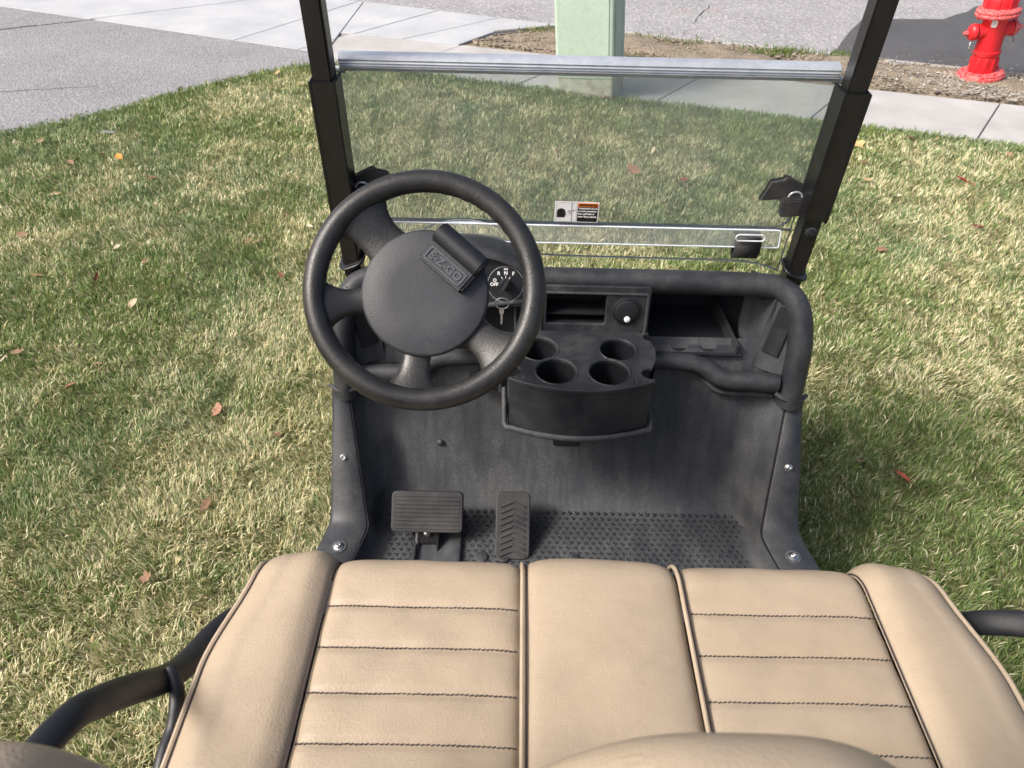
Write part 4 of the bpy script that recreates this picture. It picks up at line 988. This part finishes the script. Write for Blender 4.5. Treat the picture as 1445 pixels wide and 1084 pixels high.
# rubber clips at the posts
def clipper(sgn):
    lp = [(.0, .0), (.066, .0), (.066, .018), (.040, .040), (.03, .036), (.0, .03)]
    loop = [(sgn * (.372 + p[0]), .972 + p[1]) for p in ([(0, 0), (.03, .003), (.075, .002), (.078, .028), (.045, .045), (.038, .046), (.036, .041), (.012, .036)])]
    if sgn < 0: loop = loop[::-1]
    o = link('pane_clip', curve_mesh('pane_clip', [loop], .006, .002), 'rubber', ws); o.matrix_local = Matrix.Translation((0, .738, 0)) @ Matrix.Rotation(R(92), 4, 'X')
    MB().box((sgn * .432, .688, .962), (.046, .022, .036), Matrix.Rotation(sgn * R(-6), 3, 'Y')).build('clip_block', 'rubber', o, bevel=.003)
    cx0 = sgn * .432; lp = [(cx0 + .0135 * math.cos(PI * k / 14), .684, .984 + .011 * math.sin(PI * k / 14)) for k in range(15)]
    b = (Matrix.Translation((0, .738, 0)) @ Matrix.Rotation(R(92), 4, 'X')).inverted()
    t = MB().tube([tuple(b @ V(*p)) for p in lp], .002, 8).build('wire_loop', 'alu', o)
    for ch in o.children:
        if ch.name.startswith('clip_block'): ch.matrix_local = b
clipper(-1); clipper(1)
lp = [(.337, .874), (.395, .874), (.395, .886), (.337, .886)]
stp = MB().tube(smooth_path([(.34, .728, .888), (.34, .708, .890), (.34, .690, .882), (.34, .686, .862), (.34, .69, .845), (.34, .700, .836), (.34, .711, .842), (.34, .712, .86)], 30), .003, 8)
rows = []
for p in smooth_path([(.728, .886), (.712, .889), (.694, .880), (.688, .862), (.692, .845), (.702, .834), (.712, .842), (.713, .862)], 28):
    rows.append([V(.339, p[0], p[1]), V(.393, p[0], p[1])])
sm = MB().grid(rows).build('rubber_strap', 'rubber', ws); md = sm.modifiers.new('solid', 'SOLIDIFY'); md.thickness = .005
MB().tube([(.342, .703, .856), (.39, .703, .856)], .013, 14).build('strap_roll', 'rubber', sm)
me = curve_mesh('strap_rim', [rrect(0, 0, .062, .016, .0078), rrect(0, 0, .059, .013, .0062)], .0015); o = link('strap_rim', me, 'pane_edge', sm); o.matrix_local = Matrix.Translation((.365, .6865, .8905)) @ Matrix.Rotation(R(92), 4, 'X')
# warning label
WL = Matrix.Translation((.0, .7395 - .0386, .933)) @ Matrix.Rotation(R(92.3), 4, 'X') @ Matrix.Rotation(R(-.5), 4, 'Z')
lab = link('warning_label', curve_mesh('warning_label', [rrect(0, 0, .091, .0465, .0015, 2)], .0003), 'white_print', ws); lab.matrix_local = WL
def lay(name, loops, mat, z=.0006, th=.0001): o = link(name, curve_mesh(name, loops, th), mat, lab); o.location = (0, 0, z); return o
lay('label_field', [rrect(.0225, -.0045, .0415, .0335, .0003, 1)], 'black_print')
lay('label_header', [rrect(.0225, .0165, .0415, .0082, .0003, 1)], 'orange_print')
lay('pictogram_border', [rrect(-.021, 0, .042, .0425, .0004, 1), rrect(-.021, 0, .0412, .0417, .0003, 1)], 'grey_print')
head = [(-.0395, -.0125), (-.0245, -.0125), (-.0238, -.010), (-.0235, -.0075), (-.0215, -.0065), (-.0225, -.0035), (-.0232, .0)] + [(-.0318 + .0086 * math.cos(a), .0 + .0078 * math.sin(a)) for a in [PI * k / 10 for k in range(1, 11)]] + [(-.0404, -.006)]
lay('pictogram_head', [head, circle(-.0262, -.002, .0009, 8)], 'black_print')
lay('pictogram_shield', [[(-.0105, -.02), (-.0088, -.02), (-.0096, 0), (-.0102, .02), (-.0118, .02), (-.011, 0)]], 'grey_print')
lay('pictogram_ball', [circle(-.0075, .0035, .0012, 10)], 'black_print', .0009)
for k, (x0, y0, x1, y1) in enumerate([(-.0065, .0042, -.002, .0062), (-.012, .003, -.0185, .0035), (-.012, .001, -.0175, -.004), (-.0125, .0022, -.0175, .001)]):
    d = V(x1 - x0, y1 - y0, 0); nn = V(-d.y, d.x, 0).normalized() * .00035
    lay('pictogram_line', [[(x0 - nn.x, y0 - nn.y), (x1 - nn.x, y1 - nn.y), (x1 + nn.x, y1 + nn.y), (x0 + nn.x, y0 + nn.y)]], 'black_print', .0012)
for x in (.0058, .0395): lay('warning_triangle', [[(x - .0027, .0142), (x + .0027, .0142), (x, .0189)], [(x - .0003, .0155), (x + .0003, .0155), (x + .0003, .0174), (x - .0003, .0174)]], 'black_print', .0009)
put_text('WARNING', .0068, lab, .0226, .0164, .0009, mat='black_print', bold=.0003)
for k, t in enumerate(['Windshields do not', 'provide protection', 'from golf balls or', 'other flying objects.']):
    o = link('lettering', text_mesh(t, .0049, .0001, .00022, 'LEFT'), 'white_print', lab); o.location = (.0032, .0088 - .0062 * k, .0009)

# --- hidden running gear so that the cart stands on its wheels
MB().box((0, -.33, .44), (1.0, .62, .24)).build('rear_body', 'body_tan', ct_, bevel=.03)
MB().box((0, .1, .235), (.9, 1.5, .07)).build('chassis', 'black_metal', ct_, bevel=.01)
for x in (-.4, .4):
    for y in (.74, -.52):
        wm = Matrix.Translation((x, y, .205)) @ Matrix.Rotation(R(90), 4, 'Y')
        wh = MB().lathe([(.11, -.07), (.16, -.085), (.195, -.075), (.205, -.05), (.205, .05), (.195, .075), (.16, .085), (.11, .07)], wm, 32).build('wheel', 'rubber', ct_)
        MB().lathe([(.112, -.06), (.05, -.05), (0, -.05)], wm, 24).build('hubcap', 'wheel_rim', wh); MB().lathe([(.112, .06), (.05, .05), (0, .05)], wm, 24).build('hubcap', 'wheel_rim', wh)
print('grass blades', NB)
